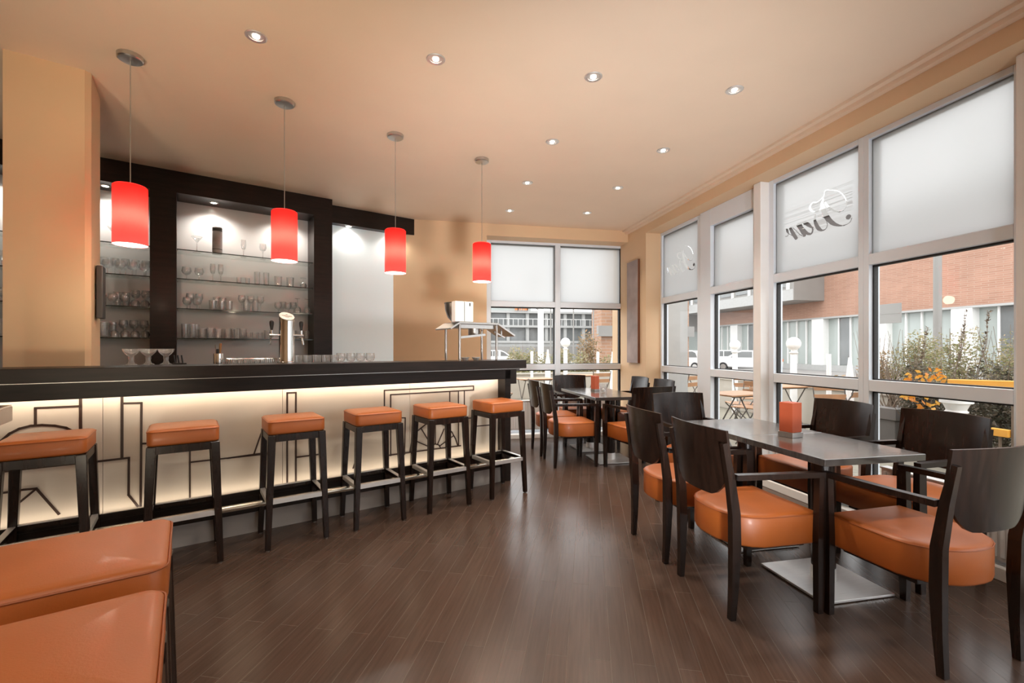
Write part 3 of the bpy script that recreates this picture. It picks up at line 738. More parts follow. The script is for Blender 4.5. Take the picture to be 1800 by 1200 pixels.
WORD = {'tumbler': 'clear tumbler', 'highball': 'tall clear highball glass', 'shot': 'small clear shot glass', 'bigtumbler': 'wide clear tumbler', 'wine': 'stemmed wine glass',
        'flute': 'slim stemmed flute', 'balloon': 'round stemmed glass', 'upwine': 'upturned stemmed wine glass', 'martini': 'wide conical cocktail glass', 'coupe': 'wide glass coupe dish', 'snifter': 'short round stemmed glass', 'upsmall': 'small upturned stemmed glass'}
GM = {}
def glass(kind, loc, label, group):
    if kind not in GM:
        o = MB().lathe(PROF[kind], 18, cap=False).build('drinking_glass', 'glassware', smooth=50)
        GM[kind] = o.data; o.location = loc
    else:
        o = D.objects.new('drinking_glass', GM[kind]); COL.objects.link(o); o.location = loc
    return tag(o, label, 'glass', group)
def cname(k, n): return ORD[k] if n > 1 else 'only'
def shelf_row(items, ly, z, where, group):
    """items: (px, kind) left to right"""
    cnt = {}
    tot = {}
    for px, k in items: tot[k] = tot.get(k, 0) + 1
    pos, rad = [on_bar(px, 500, ly)[0] for px, k in items], [max(r for r, z in PROF[k]) for px, k in items]
    lim = NL1 if 'pillar' in where else NC1
    for i in range(1, len(pos)): pos[i] = max(pos[i], pos[i - 1] + rad[i - 1] + rad[i] + 0.0025)
    if 'bar' not in where.split():
        for i in range(len(pos) - 1, -1, -1):
            pos[i] = min(pos[i], (lim - 0.006 if i == len(pos) - 1 else pos[i + 1] - rad[i + 1] - 0.0025) - rad[i])
    for (px, k), b in zip(items, pos):
        i = cnt.get(k, 0); cnt[k] = i + 1
        od = '' if tot[k] == 1 else ORD[i] + ' '
        glass(k, bl(b, ly, z), (od + WORD[k] + ' from left ' if od else WORD[k] + ' ') + where, group)
# middle niche
R = [
 (SZ[0], 5.66, [(346, 'martini'), (428, 'flute'), (462, 'wine')], 'on the top shelf, middle niche', 'glasses on the top shelf of the middle niche'),
 (SZ[1], 5.66, [(328, 'balloon'), (350, 'balloon'), (374, 'flute'), (388, 'flute'), (420, 'shot'), (435, 'shot'), (452, 'highball'), (468, 'highball'), (489, 'bigtumbler'), (510, 'bigtumbler'), (533, 'upsmall')], 'on second shelf, middle niche', 'glasses on the second shelf of the middle niche'),
 (SZ[2], 5.62, [(329, 'snifter'), (342, 'snifter'), (374, 'tumbler'), (386, 'tumbler'), (398, 'tumbler'), (425, 'wine'), (441, 'wine'), (458, 'wine'), (489, 'snifter'), (506, 'snifter'), (523, 'upwine'), (540, 'upwine')], 'in front on third shelf, middle niche', 'glasses on the third shelf of the middle niche'),
 (SZ[2], 5.73, [(334, 'wine'), (347, 'wine'), (380, 'highball'), (392, 'highball'), (432, 'highball'), (449, 'highball'), (497, 'balloon'), (515, 'balloon')], 'at the back of third shelf, middle niche', 'glasses on the third shelf of the middle niche'),
 (SZ[3], 5.62, [(325, 'highball'), (337, 'highball'), (355, 'tumbler'), (366, 'tumbler'), (377, 'tumbler'), (401, 'tumbler'), (417, 'tumbler'), (437, 'shot'), (447, 'shot'), (457, 'shot'), (524, 'tumbler'), (538, 'tumbler')], 'in front on bottom shelf, middle niche', 'glasses on the bottom shelf of the middle niche'),
 (SZ[3], 5.73, [(331, 'highball'), (343, 'highball'), (371, 'bigtumbler'), (411, 'bigtumbler'), (425, 'bigtumbler'), (470, 'tumbler')], 'at the back of bottom shelf, middle niche', 'glasses on the bottom shelf of the middle niche'),
 # niche beside the pillar
 (SZ[0], 5.66, [(200, 'martini')], 'on the top shelf beside the pillar', 'glasses on the shelves beside the pillar'),
 (SZ[1], 5.62, [(4, 'balloon'), (172, 'balloon'), (186, 'balloon'), (200, 'balloon'), (214, 'balloon'), (228, 'balloon'), (242, 'balloon'), (255, 'balloon')], 'in front on second shelf beside the pillar', 'glasses on the shelves beside the pillar'),
 (SZ[1], 5.73, [(180, 'wine'), (194, 'wine'), (208, 'wine'), (222, 'wine'), (236, 'wine'), (250, 'wine')], 'at the back of second shelf beside the pillar', 'glasses on the shelves beside the pillar'),
 (SZ[2], 5.62, [(5, 'snifter'), (185, 'tumbler'), (199, 'snifter'), (218, 'snifter'), (234, 'upsmall'), (250, 'upsmall')], 'in front on third shelf beside the pillar', 'glasses on the shelves beside the pillar'),
 (SZ[2], 5.73, [(206, 'highball'), (222, 'highball'), (243, 'wine'), (256, 'wine')], 'at the back of third shelf beside the pillar', 'glasses on the shelves beside the pillar'),
 (SZ[3], 5.62, [(3, 'highball'), (172, 'tumbler'), (190, 'bigtumbler'), (208, 'upsmall'), (225, 'upsmall'), (240, 'upsmall'), (254, 'upsmall')], 'in front on bottom shelf beside the pillar', 'glasses on the shelves beside the pillar'),
 (SZ[3], 5.73, [(182, 'highball'), (199, 'highball'), (217, 'wine'), (233, 'wine'), (248, 'wine')], 'at the back of bottom shelf beside the pillar', 'glasses on the shelves beside the pillar'),
]
for z, ly, items, where, grp in R: shelf_row(items, ly, z + 0.0006, where, grp)
# tin tube on the top shelf
t = thing('bottle_tin', 'grey cylindrical bottle tin on the top shelf, middle niche', 'tin', bl(on_bar(382, 420, 5.63)[0], 5.63, SZ[0] + 0.0006))
MB().lathe([(0.0, 0.0), (0.044, 0.0), (0.045, 0.003), (0.045, 0.275), (0.043, 0.280), (0.0, 0.281)], 24, cap=False).build('body', 'tin', t)
MB().lathe([(0.0455, 0.235), (0.0455, 0.268)], 24, cap=False).build('label_band', 'tin_label', t)
MB().lathe([(0.0455, 0.045), (0.0455, 0.052)], 24, cap=False).build('label_line', 'tin_label', t)
# glasses on the counter ledge
LZ = 1.1255
shelf_row([(524, 'tumbler'), (537, 'tumbler'), (550, 'tumbler'), (563, 'tumbler'), (576, 'tumbler')], 3.93, LZ, 'standing beside the beer tap on the bar', 'glasses behind the counter edge')
shelf_row([(599, 'snifter'), (613, 'snifter'), (626, 'snifter'), (639, 'snifter')], 3.93, LZ, 'right of the tumblers on the bar', 'glasses behind the counter edge')
# three coupe dishes standing on the counter
for k, px in enumerate((231, 261, 292)):
    b = on_bar(px, 640, 3.78)[0]
    o = glass('coupe', bl(b, 3.765, ZT + 0.0006), ['left', 'middle', 'right'][k] + ' wide glass coupe of three on the counter by the pillar', 'glass coupes on the counter')
# tray of glasses left of the tap
b0, b1 = on_bar(398, 636, 3.94)[0], on_bar(484, 636, 3.94)[0]
t = thing('glass_tray', 'low steel wire tray of the glass washer left of the beer tap', 'tray', bl((b0 + b1) / 2, 3.94, LZ), BR)
ln = (b1 - b0) / 2
MB().box(-ln, ln, -0.085, 0.085, 0.0, 0.012, 0.003).build('tray_base', 'steel', t)
w = MB()
for yy_ in (-0.085, 0.085): w.tube([(-ln, yy_, 0.075), (ln, yy_, 0.075)], 0.004, 6)
for xx in (-ln, ln): w.tube([(xx, -0.085, 0.075), (xx, 0.085, 0.075)], 0.004, 6)
k = -ln
while k <= ln + 0.001:
    for yy_ in (-0.085, 0.085): w.tube([(k, yy_, 0.01), (k, yy_, 0.075)], 0.0025, 5)
    k += ln / 12
w.build('wire_rim', 'chrome', t)
for k in range(7):
    b = b0 + 0.05 + k * (b1 - b0 - 0.1) / 6
    glass('shot', bl(b, 3.94, LZ + 0.0125), ORD[k] + ' small clear glass from left in the wire tray', 'small glasses in the wire tray')
# utensil holder on the tray end / back counter
p = bl(on_bar(384, 620, 3.97)[0], 3.97, LZ)
t = thing('utensil_holder', 'small black and steel utensil holder with bar tools behind the counter', 'utensil holder', p, BR)
MB().lathe([(0.0, 0.0), (0.032, 0.0), (0.032, 0.115), (0.028, 0.115), (0.028, 0.01), (0.0, 0.01)], 20, cap=False).build('cup', 'chrome', t)
MB().tube([(0.0, 0, 0.02), (0.014, 0, 0.19)], 0.008, 8).build('muddler', 'woodspoon', t)
MB().tube([(-0.008, 0.01, 0.02), (-0.020, 0.01, 0.18)], 0.0025, 6).build('bar_spoon', 'chrome', t)
MB().box(-0.014, 0.004, -0.012, -0.004, 0.03, 0.150, 0.003).build('knife_handle', 'black', t)
# knife handles in a slot at the post
p = bl(on_bar(316, 634, 4.0)[0], 4.0, LZ)
t = thing('knife_block', 'low dark block with black knife handles behind the counter', 'knife block', p, BR)
MB().box(-0.04, 0.04, -0.025, 0.025, 0.0, 0.05, 0.004).build('block', 'panelwood', t)
for k in range(3): MB().tube([(-0.026 + k * 0.022, 0, 0.045), (-0.034 + k * 0.022, 0, 0.105)], 0.005, 8).build('knife_handle', 'black', t)

# beer tap tower
p = bl(on_bar(504, 620, 3.74)[0], 3.74, ZT + 0.0005)
t = thing('beer_tap', 'polished steel beer tap column standing on the bar counter', 'beer tap', p, BR)
MB().lathe([(0.0, 0.0), (0.066, 0.0), (0.066, 0.008), (0.054, 0.012)], 32, cap=False).build('base_ring', 'chrome', t)
seg = 40; R_ = 0.053
cb = MB(); bot = []; top = []
def cut(x, y): return 0.345 + 0.62 * y + 0.10 * (-x)
for k in range(seg):
    a = 2 * PI * k / seg; x, y = R_ * math.cos(a), R_ * math.sin(a)
    bot.append(cb.bm.verts.new((x, y, 0.012))); top.append(cb.bm.verts.new((x, y, cut(x, y))))
for k in range(seg): cb.bm.faces.new([bot[k], bot[(k + 1) % seg], top[(k + 1) % seg], top[k]])
cb.bm.faces.new(top); cb.bm.faces.new(bot[::-1])
cb.build('column', 'chrome', t)
dn = Vector((0.10, -0.62, 1)).normalized()
qd = Vector((0, 0, 1)).rotation_difference(dn).to_matrix()
ds = MB().lathe([(0.0, 0.0), (0.052, 0.0), (0.052, 0.004), (0.048, 0.006), (0.0, 0.006)], 32, (0, 0, 0.346), cap=False, mat=qd @ Matrix.Diagonal((1.0, 1.14, 1))).build('badge_disc', 'white', t)
em = MB()
for k in range(28):
    a0, a1 = 2 * PI * k / 28, 2 * PI * (k + 1) / 28
    q = []
    for rr, a in ((1.0, a0), (1.0, a1), (0.9, a1), (0.9, a0)): q.append(qd @ Vector((0.034 * rr * math.cos(a), 0.012 * rr * math.sin(a) - 0.004, 0.0068)) + Vector((0, 0, 0.346)))
    em._mesh(q, [(0, 1, 2, 3)])
for a, b, c, d in ((-0.024, 0.024, -0.0065, -0.0015), (-0.012, 0.012, -0.024, -0.020), (-0.007, 0.007, 0.014, 0.021)):
    em._mesh([qd @ Vector(v) + Vector((0, 0, 0.346)) for v in ((a, c, 0.0068), (b, c, 0.0068), (b, d, 0.0068), (a, d, 0.0068))], [(0, 1, 2, 3)])
em.build('emblem', 'screen', ds)
for sg in (-1, 1):
    s = MB(); s.tube([(sg * 0.050, 0, 0.205), (sg * 0.115, 0, 0.205)], 0.010, 12); s.tube([(sg * 0.085, 0, 0.205), (sg * 0.105, 0, 0.19), (sg * 0.112, -0.004, 0.135)], 0.0075, 10)
    s.tube([(sg * 0.100, 0, 0.205), (sg * 0.100, 0, 0.245)], 0.007, 10)
    sp_ = s.build('spout', 'chrome', t)
    MB().lathe([(0.0, 0.0), (0.008, 0.0), (0.0155, 0.045), (0.015, 0.062), (0.008, 0.070), (0.0, 0.071)], 16, (sg * 0.100, 0, 0.243), cap=False).build('tap_handle', 'black', sp_)
# steel stand at the counter end with bucket on top
pA = on_bar(793, 600, 3.66)[0]; pB = on_bar(861, 600, 3.66)[0]
t = thing('steel_stand', 'tall steel stand with sloping side flaps on the counter end', 'stand', bl((pA + pB) / 2, 3.655, ZT + 0.0005), BR)
hw = (pB - pA) / 2
HS = 0.325
for sx in (-1, 1):
    for sy in (-1, 1):
        MB().tube([(sx * (hw - 0.012), sy * 0.13, 0.0), (sx * (hw - 0.012), sy * 0.13, HS)], 0.011, 12).build('leg', 'steel', t)
MB().box(-hw, hw, -0.15, 0.15, HS, HS + 0.018, 0.003).build('top_plate', 'steel', t)
fl = MB(); fl.bar((-hw, 0, HS + 0.008), (-hw - 0.085, 0, HS - 0.045), 0.30, 0.012, side=(0, 1, 0)); fl.build('side_flap', 'steel', t)
fl = MB(); fl.bar((hw, 0, HS + 0.008), (hw + 0.185, 0, HS - 0.095), 0.30, 0.016, side=(0, 1, 0))
fl.bar((hw - 0.02, -0.10, HS - 0.06), (hw + 0.10, -0.10, HS - 0.115), 0.012, 0.012); fl.bar((hw + 0.06, -0.10, HS - 0.03), (hw + 0.06, -0.10, HS - 0.10), 0.012, 0.012)
fl.build('side_flap', 'steel', t)
sh = MB(); sh.box(-hw + 0.02, hw - 0.02, -0.11, 0.11, HS - 0.035, HS - 0.001); sh.lathe([(0.055, HS - 0.105), (0.055, HS - 0.03)], 20, (0.03, 0, 0))
sh.bar((-hw + 0.02, -0.11, HS - 0.12), (hw * 0.4, -0.11, HS - 0.09), 0.02, 0.012)
sh.build('heating_unit', 'steel', t)
zb = ZT + 0.0005 + HS + 0.0185
p = bl(on_bar(803, 560, 3.70)[0], 3.70, zb)
t = thing('steel_bowl', 'half round dark steel bowl beside white canister on the steel stand', 'bowl', p, BR)
MB().lathe([(0.0, 0.0), (0.04, 0.0), (0.045, 0.004), (0.085, 0.05), (0.108, 0.115), (0.113, 0.178), (0.109, 0.178), (0.103, 0.115), (0.08, 0.055), (0.0, 0.01)], 32, cap=False).build('bowl_shell', 'steel', t)
MB().lathe([(0.112, 0.175), (0.118, 0.179), (0.112, 0.183)], 32, cap=False).build('rim', 'black', t)
t = thing('square_canister', 'white square canister on the steel stand right of bowl', 'canister', bl(on_bar(813, 560, 3.545)[0], 3.545, zb), BR)
MB().box(-0.092, 0.092, -0.035, 0.035, 0, 0.180, 0.006).build('body', 'white', t)
MB().box(-0.002, 0.002, -0.0362, -0.034, 0.004, 0.178).build('joint_line', 'screen', t)
MB().box(0.050, 0.060, -0.0362, -0.034, 0.140, 0.168).build('slot', 'black', t)
# small dishes under the stand
for k, (dx, lb) in enumerate(((-0.085, 'small white dish under the steel stand, left one'), (0.03, 'small white dish under the steel stand, right one'))):
    o = MB().lathe([(0.0, 0.0), (0.022, 0.0), (0.040, 0.028), (0.038, 0.028), (0.02, 0.006), (0.0, 0.005)], 20, cap=False).build('small_dish', 'white', loc=bl((pA + pB) / 2 + dx, 3.62, ZT + 0.0005))
    tag(o, lb, 'dish', 'small dishes under the steel stand')
# monitor behind the pillar
cm = bl(-0.40, 4.03, 0)
t = thing('wall_speaker', 'dark slim speaker mounted on the right side of the beige pillar', 'speaker', bl(-0.488, 4.03, 1.40), BR)
MB().box(0.008, 0.042, -0.06, 0.06, 0.075, 0.42, 0.006).build('cabinet', 'screen', t)
MB().box(0.0, 0.010, -0.03, 0.03, 0.2, 0.3).build('bracket', 'black', t)

# ------------------------------------------------------------------ bar stools
def pad(b, outline, prof, mi=0, dome=0.006, ccw=True):
    """cushion from an outline (list of xy, ccw) and profile [(inset, z)]; ends capped"""
    n = len(outline); P = [Vector((x, y, 0)) for x, y in outline]
    nr = []
    for i in range(n):
        e0 = (P[i] - P[i - 1]).normalized(); e1 = (P[(i + 1) % n] - P[i]).normalized()
        a = Vector((e0.y, -e0.x, 0)); c = Vector((e1.y, -e1.x, 0)); m = (a + c); m = m.normalized() / max(0.35, m.normalized().dot(a)) if m.length > 1e-6 else a
        nr.append(m)
    rows = []
    for ins, z in prof: rows.append([b.bm.verts.new((P[i].x - nr[i].x * ins, P[i].y - nr[i].y * ins, z)) for i in range(n)])
    for r in range(len(rows) - 1):
        for i in range(n):
            f = b.bm.faces.new([rows[r][i], rows[r][(i + 1) % n], rows[r + 1][(i + 1) % n], rows[r + 1][i]]); f.material_index = mi
    f = b.bm.faces.new(rows[0][::-1]); f.material_index = mi
    cx = sum(p.x for p in P) / n; cy = sum(p.y for p in P) / n; zt = prof[-1][1]
    mid = [b.bm.verts.new((cx + (v.co.x - cx) * 0.55, cy + (v.co.y - cy) * 0.55, zt + dome * 0.7)) for v in rows[-1]]
    ctr = b.bm.verts.new((cx, cy, zt + dome))
    for i in range(n):
        b.bm.faces.new([rows[-1][i], rows[-1][(i + 1) % n], mid[(i + 1) % n], mid[i]])
        b.bm.faces.new([mid[i], mid[(i + 1) % n], ctr])
    return b
def rrect(hx, hy, r, n=5):
    o = []
    for cx, cy, a0 in ((hx - r, hy - r, 0), (-hx + r, hy - r, 90), (-hx + r, -hy + r, 180), (hx - r, -hy + r, 270)):
        for k in range(n + 1):
            a = math.radians(a0 + 90 * k / n); o.append((cx + r * math.cos(a), cy + r * math.sin(a)))
    return o
def make_stool():
    t = thing('bar_stool', '', 'bar stool', (0, 0, 0), BR, 'orange leather bar stools')
    S, ZS = 0.172, 0.818
    pad(MB(), rrect(S, S, 0.034), [(0.012, ZS - 0.092), (0.002, ZS - 0.088), (0.0, ZS - 0.08), (0.0, ZS - 0.018), (0.004, ZS - 0.008), (0.012, ZS - 0.003), (0.03, ZS)], dome=0.004).build('seat', 'leather', t, smooth=60)
    sm = MB()
    o = rrect(S + 0.0005, S + 0.0005, 0.034)
    sm.tube([(x, y, ZS - 0.013) for x, y in o], 0.0022, 6, closed=True)
    sm.build('piping', 'seam', t)
    zf = ZS - 0.093
    fr = MB(); q = 0.158
    for sx in (-1, 1):
        fr.box(sx * q - 0.011, sx * q + 0.011, -q, q, zf - 0.045, zf, 0.002); fr.box(-q + 0.011, q - 0.011, sx * q - 0.011, sx * q + 0.011, zf - 0.045, zf, 0.002)
    fr.build('seat_frame', 'darkwood', t)
    for sx in (-1, 1):
        for sy in (-1, 1):
            l = MB(); l.bar((sx * 0.150, sy * 0.150, zf - 0.002), (sx * 0.176, sy * 0.176, 0.006), 0.046, 0.046, 0.032, 0.032, bev=0.003)
            lg = l.build('leg', 'darkwood', t)
            MB().lathe([(0.011, 0.0), (0.012, 0.006)], 12, (sx * 0.176, sy * 0.176, 0)).build('glide', 'steel', lg)
    zr = 0.305; k = 0.166
    for a, b_, sd in (((-k, -k), (k, -k), 1), ((-k, k), (k, k), 1), ((-k, -k), (-k, k), 0), ((k, -k), (k, k), 0)):
        st = MB(); st.bar((a[0], a[1], zr), (b_[0], b_[1], zr), 0.022, 0.030, side=(0, 0, 1)) if False else st.bar((a[0], a[1], zr - 0.004), (b_[0], b_[1], zr - 0.004), 0.024, 0.026, side=((0, 1, 0) if sd else (1, 0, 0)))
        so = st.build('stretcher', 'darkwood', t)
        pl_ = MB(); pl_.bar((a[0], a[1], zr + 0.0105), (b_[0], b_[1], zr + 0.0105), 0.028, 0.004, side=((0, 1, 0) if sd else (1, 0, 0)))
        oy = (a[1] + b_[1]) / 2; ox = (a[0] + b_[0]) / 2; s_ = 1 if (oy + ox) > 0 else -1
        if sd: pl_.box(-k, k, oy + s_ * 0.0125, oy + s_ * 0.0145, zr - 0.016, zr + 0.0105)
        else: pl_.box(ox + s_ * 0.0125, ox + s_ * 0.0145, -k, k, zr - 0.016, zr + 0.0105)
        pl_.build('foot_plate', 'plate', so)
    return t
STOOL = make_stool()
STL = [(-0.600, 3.405), (-0.013, 3.405), (0.590, 3.405), (1.140, 3.405), (1.700, 3.405), (2.270, 3.400)]
LAB = ['orange bar stool at the counter farthest left, below the pillar', 'second orange bar stool from left at the counter', 'third orange bar stool from left at the counter, before the panel seam',
       'fourth orange bar stool from left at the counter', 'fifth orange bar stool from left, before the fan inlay', 'orange bar stool at the right end of the counter']
for i, ((b, y), lb) in enumerate(zip(STL, LAB)):
    o = STOOL if i == 0 else dup(STOOL, (0, 0, 0), BR)
    o.location = bl(b, y); o.rotation_euler = (0, 0, BR); o['label'] = lb; o['group'] = 'bar stools along the counter'
o = dup(STOOL, bl(-0.205, 1.395), BR, 'large foreground orange stool standing behind the nearest one', 'foreground bar stools by the high table')
o = dup(STOOL, bl(-0.205, 0.950), BR, 'nearest orange stool, cut by the bottom left corner of the photo', 'foreground bar stools by the high table')
# high table at the left edge
t = thing('high_table', 'high bar table with pale edge at the left picture edge', 'table', bl(-0.80, 1.70), BR)
MB().box(-0.36, 0.36, -0.35, 0.35, 1.052, 1.098, 0.003).build('table_edge', 'paleedge', t)
MB().box(-0.358, 0.358, -0.348, 0.348, 1.098, 1.102).build('tabletop', 'tabletop', t)
MB().tube([(0, 0, 0.012), (0, 0, 1.052)], 0.045, 20).build('column', 'darkwood', t)
MB().box(-0.24, 0.24, -0.24, 0.24, 0.0, 0.014, 0.003).build('base_plate', 'plate', t)

# ------------------------------------------------------------------ tables
def make_table():
    t = thing('cafe_table', '', 'table', (0, 0, 0), 0, 'square dark cafe tables')
    MB().box(-0.2995, 0.2995, -0.2995, 0.2995, 0.716, 0.750, 0.003).build('tabletop', 'tabletop', t)
    MB().box(-0.17, 0.17, -0.17, 0.17, 0.700, 0.716).build('mounting_plate', 'black', t)
    MB().lathe([(0.058, 0.085), (0.058, 0.700)], 28).build('column', 'darkwood', t)
    MB().lathe([(0.060, 0.016), (0.060, 0.085)], 28).build('collar', 'plate', t)
    MB().box(-0.215, 0.215, -0.215, 0.215, 0.004, 0.017, 0.002).build('base_plate', 'plate', t)
    MB().box(-0.205, 0.205, -0.205, 0.205, 0.0, 0.005).build('foot_pads', 'rubber', t)
    return t
T = make_table()
for i, (x, y, lb) in enumerate([(2.180, 2.118, 'near dark cafe table of the pair by the large window'), (2.180, 2.718, 'dark cafe table joined behind the near one'),
                                (2.150, 4.924, 'dark cafe table with the glass jar, front of the far pair'), (2.150, 5.524, 'dark cafe table nearest the far window')]):
    o = T if i == 0 else dup(T, (0, 0, 0), 0)
    o.location = (x, y, 0); o['label'] = lb

# ------------------------------------------------------------------ armchairs
def make_chair():
    t = thing('armchair', '', 'chair', (0, 0, 0), 0, 'dark wood armchairs with orange seats')
    out = [(-0.229, 0.235), (-0.229, -0.02)]
    for k in range(1, 13):
        a = PI + PI * k / 13.0
        out.append((0.229 * math.cos(a), -0.02 + 0.225 * math.sin(a) * 1.0 if False else -0.02 + 0.215 * math.sin(a)))
    out += [(0.229, -0.02), (0.229, 0.235)]
    # superellipse feeling: push the back corners out a little
    o2 = []
    for x, y in out:
        if y < -0.03:
            f = 1 + 0.10 * (abs(x) / 0.229) * (abs(y + 0.02) / 0.215); x, y = max(-0.229, min(0.229, x * f)), -0.02 + (y + 0.02) * f
        o2.append((x, y))
    ZB, ZS = 0.325, 0.482
    pad(MB(), o2, [(0.02, ZB), (0.004, ZB + 0.003), (0.0, ZB + 0.012), (0.0, ZS - 0.020), (0.004, ZS - 0.009), (0.014, ZS - 0.003), (0.04, ZS)], dome=0.008).build('seat', 'leather', t, smooth=60)
    MB().tube([(x * 1.002, y * 1.002, ZS - 0.014) for x, y in o2], 0.0022, 6, closed=True).build('piping', 'seam', t)
    # legs
    for sx in (-1, 1):
        l = MB(); l.chain([(sx * 0.244, 0.212, 0.0), (sx * 0.246, 0.218, 0.36), (sx * 0.248, 0.222, 0.655)], [0.030, 0.034, 0.032], [0.030, 0.050, 0.044])
        lg = l.build('leg', 'darkwood', t)
        r = MB(); r.chain([(sx * 0.213, -0.240, 0.0), (sx * 0.216, -0.232, 0.16), (sx * 0.219, -0.228, 0.34), (sx * 0.221, -0.232, 0.50), (sx * 0.222, -0.258, 0.68), (sx * 0.222, -0.288, 0.835)],
                          [0.028, 0.032, 0.034, 0.034, 0.030, 0.024], [0.028, 0.036, 0.046, 0.044, 0.036, 0.026])
        r.build('leg', 'darkwood', t)
        a = MB(); a.chain([(sx * 0.248, 0.238, 0.668), (sx * 0.248, 0.10, 0.672), (sx * 0.246, -0.06, 0.674), (sx * 0.236, -0.235, 0.676)], [0.036, 0.036, 0.035, 0.034], [0.026, 0.026, 0.026, 0.026])
        a.build('armrest', 'darkwood', t)
    f = MB()
    for sx in (-1, 1): f.box(sx * 0.17 - 0.012, sx * 0.17 + 0.012, -0.13, 0.19, 0.302, 0.327)
    f.box(-0.158, 0.158, 0.166, 0.19, 0.302, 0.327); f.box(-0.158, 0.158, -0.13, -0.106, 0.302, 0.327)
    f.build('seat_frame', 'darkwood', t)
    # curved back panel
    bk = MB(); nx, nz = 16, 12; W = 0.235; ZB0, ZB1 = 0.565, 0.900; th = 0.012
    def surf(u, v, off):
        x = u * W
        # bottom corners rounded, bottom slightly bowed
        z0 = ZB0 + 0.150 * max(0.0, (abs(u) - 0.42) / 0.58) ** 2.2
        z1 = ZB1 - 0.006 * u * u
        z = z0 + (z1 - z0) * v
        y = -0.243 - 0.13 * (z - 0.56) - 0.045 * (1 - u * u) + off
        return (x, y, z)
    for off, flip in ((0.0, False), (th, True)):
        g_ = [[bk.bm.verts.new(surf(-1 + 2 * i / nx, j / nz, off)) for i in range(nx + 1)] for j in range(nz + 1)]
        for j in range(nz):
            for i in range(nx): bk.bm.faces.new([g_[j][i], g_[j][i + 1], g_[j + 1][i + 1], g_[j + 1][i]])
        if not flip: ga = g_
        else: gb = g_
    loop = [(0, i) for i in range(nx)] + [(j, nx) for j in range(nz)] + [(nz, nx - i) for i in range(nx)] + [(nz - j, 0) for j in range(nz)]
    for k in range(len(loop)):
        a, b = loop[k], loop[(k + 1) % len(loop)]
        bk.bm.faces.new([ga[a[0]][a[1]], ga[b[0]][b[1]], gb[b[0]][b[1]], gb[a[0]][a[1]]])
    bk.build('backrest', 'darkwood', t)
    return t
CH = make_chair()
H90 = PI / 2
chairs = [
 (1.680, 2.110, -H90, 'armchair on the aisle side of the near table, closest to camera'),
 (1.678, 2.685, -H90 - 0.02, 'armchair on the aisle side of the near table, farther one'),
 (2.735, 2.770, H90, 'armchair before the lettered window, right of the orange card box'),
 (2.775, 2.150, H90, 'armchair with its back against the large plain window'),
 (2.190, 1.650, math.radians(3), 'foreground right armchair at the near table end, cut by the photo edge'),
 (2.170, 3.265, PI, 'armchair at the far end of the near table, back towards the door bay'),
 (1.655, 4.890, -H90, 'armchair on the aisle side of the far table, front one'),
 (1.650, 5.440, -H90, 'armchair on the aisle side of the far table, rear one by the radiator'),
 (2.120, 5.985, PI, 'armchair at the far table end, back against the far window'),
 (2.240, 4.450, math.radians(8), 'armchair at the near end of the far table, back towards camera'),
 (2.640, 5.690, H90, 'armchair beside the corner pier below the canvas picture'),
 (2.680, 5.140, H90, 'armchair on the window side of the far table, by the narrow bay'),
]
for i, (x, y, r, lb) in enumerate(chairs):
    o = CH if i == 0 else dup(CH, (0, 0, 0), 0)
    o.location = (x, y, 0); o.rotation_euler = (0, 0, r); o['label'] = lb

# things on the tables
p = on_z(1394, 768, 0.750)
t = thing('menu_box', 'orange card box in a steel foot on the near table', 'menu box', (p.x, p.y + 0.02, 0.7505), math.radians(12))
MB().box(-0.047, 0.047, -0.047, 0.047, 0.0, 0.030, 0.003).build('steel_foot', 'steel', t)
MB().box(-0.042, 0.042, -0.042, 0.042, 0.030, 0.205, 0.003).build('card_box', 'orange_paper', t)
p = on_z(1046, 687, 0.750)
t = thing('menu_box', 'small orange card box on the far table', 'menu box', (p.x, p.y, 0.7505), math.radians(20))
MB().box(-0.040, 0.040, -0.040, 0.040, 0.0, 0.025, 0.003).build('steel_foot', 'steel', t)
MB().box(-0.037, 0.037, -0.037, 0.037, 0.025, 0.19, 0.003).build('card_box', 'orange_paper', t)
p = on_z(1059, 690, 0.750)
t = thing('glass_jar', 'clear glass candle jar beside the card box on the far table', 'jar', (p.x, p.y - 0.02, 0.7505))
MB().lathe([(0.0, 0.003), (0.04, 0.0), (0.042, 0.006), (0.045, 0.03), (0.035, 0.06), (0.048, 0.085), (0.052, 0.11), (0.050, 0.11), (0.045, 0.088), (0.031, 0.06), (0.04, 0.03), (0.0, 0.012)], 24, cap=False).build('jar_body', 'glassware', t, smooth=60)
MB().lathe([(0.0, 0.0125), (0.020, 0.0125), (0.020, 0.045), (0.0, 0.045)], 16, cap=False).build('candle', 'white', t)

# ------------------------------------------------------------------ outdoors
PAVE = -0.03
struct(MB().box(3.33, 7.0, -8, 11.9, PAVE - 0.2, PAVE).build('terrace_ground', 'paving'), 'tan paved terrace outside the windows', 'terrace')
struct(MB().box(-14, 3.33, 6.62, 11.9, PAVE - 0.2, PAVE).build('terrace_ground', 'paving'), 'tan paved terrace beyond the far window', 'terrace')
struct(MB().box(-120, 160, -120, 200, -0.6, -0.30).build('street_ground', 'asphalt'), 'grey street and car park beyond the terrace', 'street')
t = struct(MB().box(6.6, 6.75, -8, 11.9, PAVE, 0.60, 0.01).box(6.57, 6.78, -8, 11.9, 0.60, 0.64, 0.005).build('wall_terrace', 'stucco'), 'low white rendered terrace wall facing the street', 'wall')
struct(MB().box(-14, 6.6, 11.6, 11.75, PAVE, 0.60, 0.01).box(-14, 6.57, 11.57, 11.78, 0.60, 0.64, 0.005).build('wall_terrace', 'stucco'), 'low white rendered terrace wall beyond the far window', 'wall')
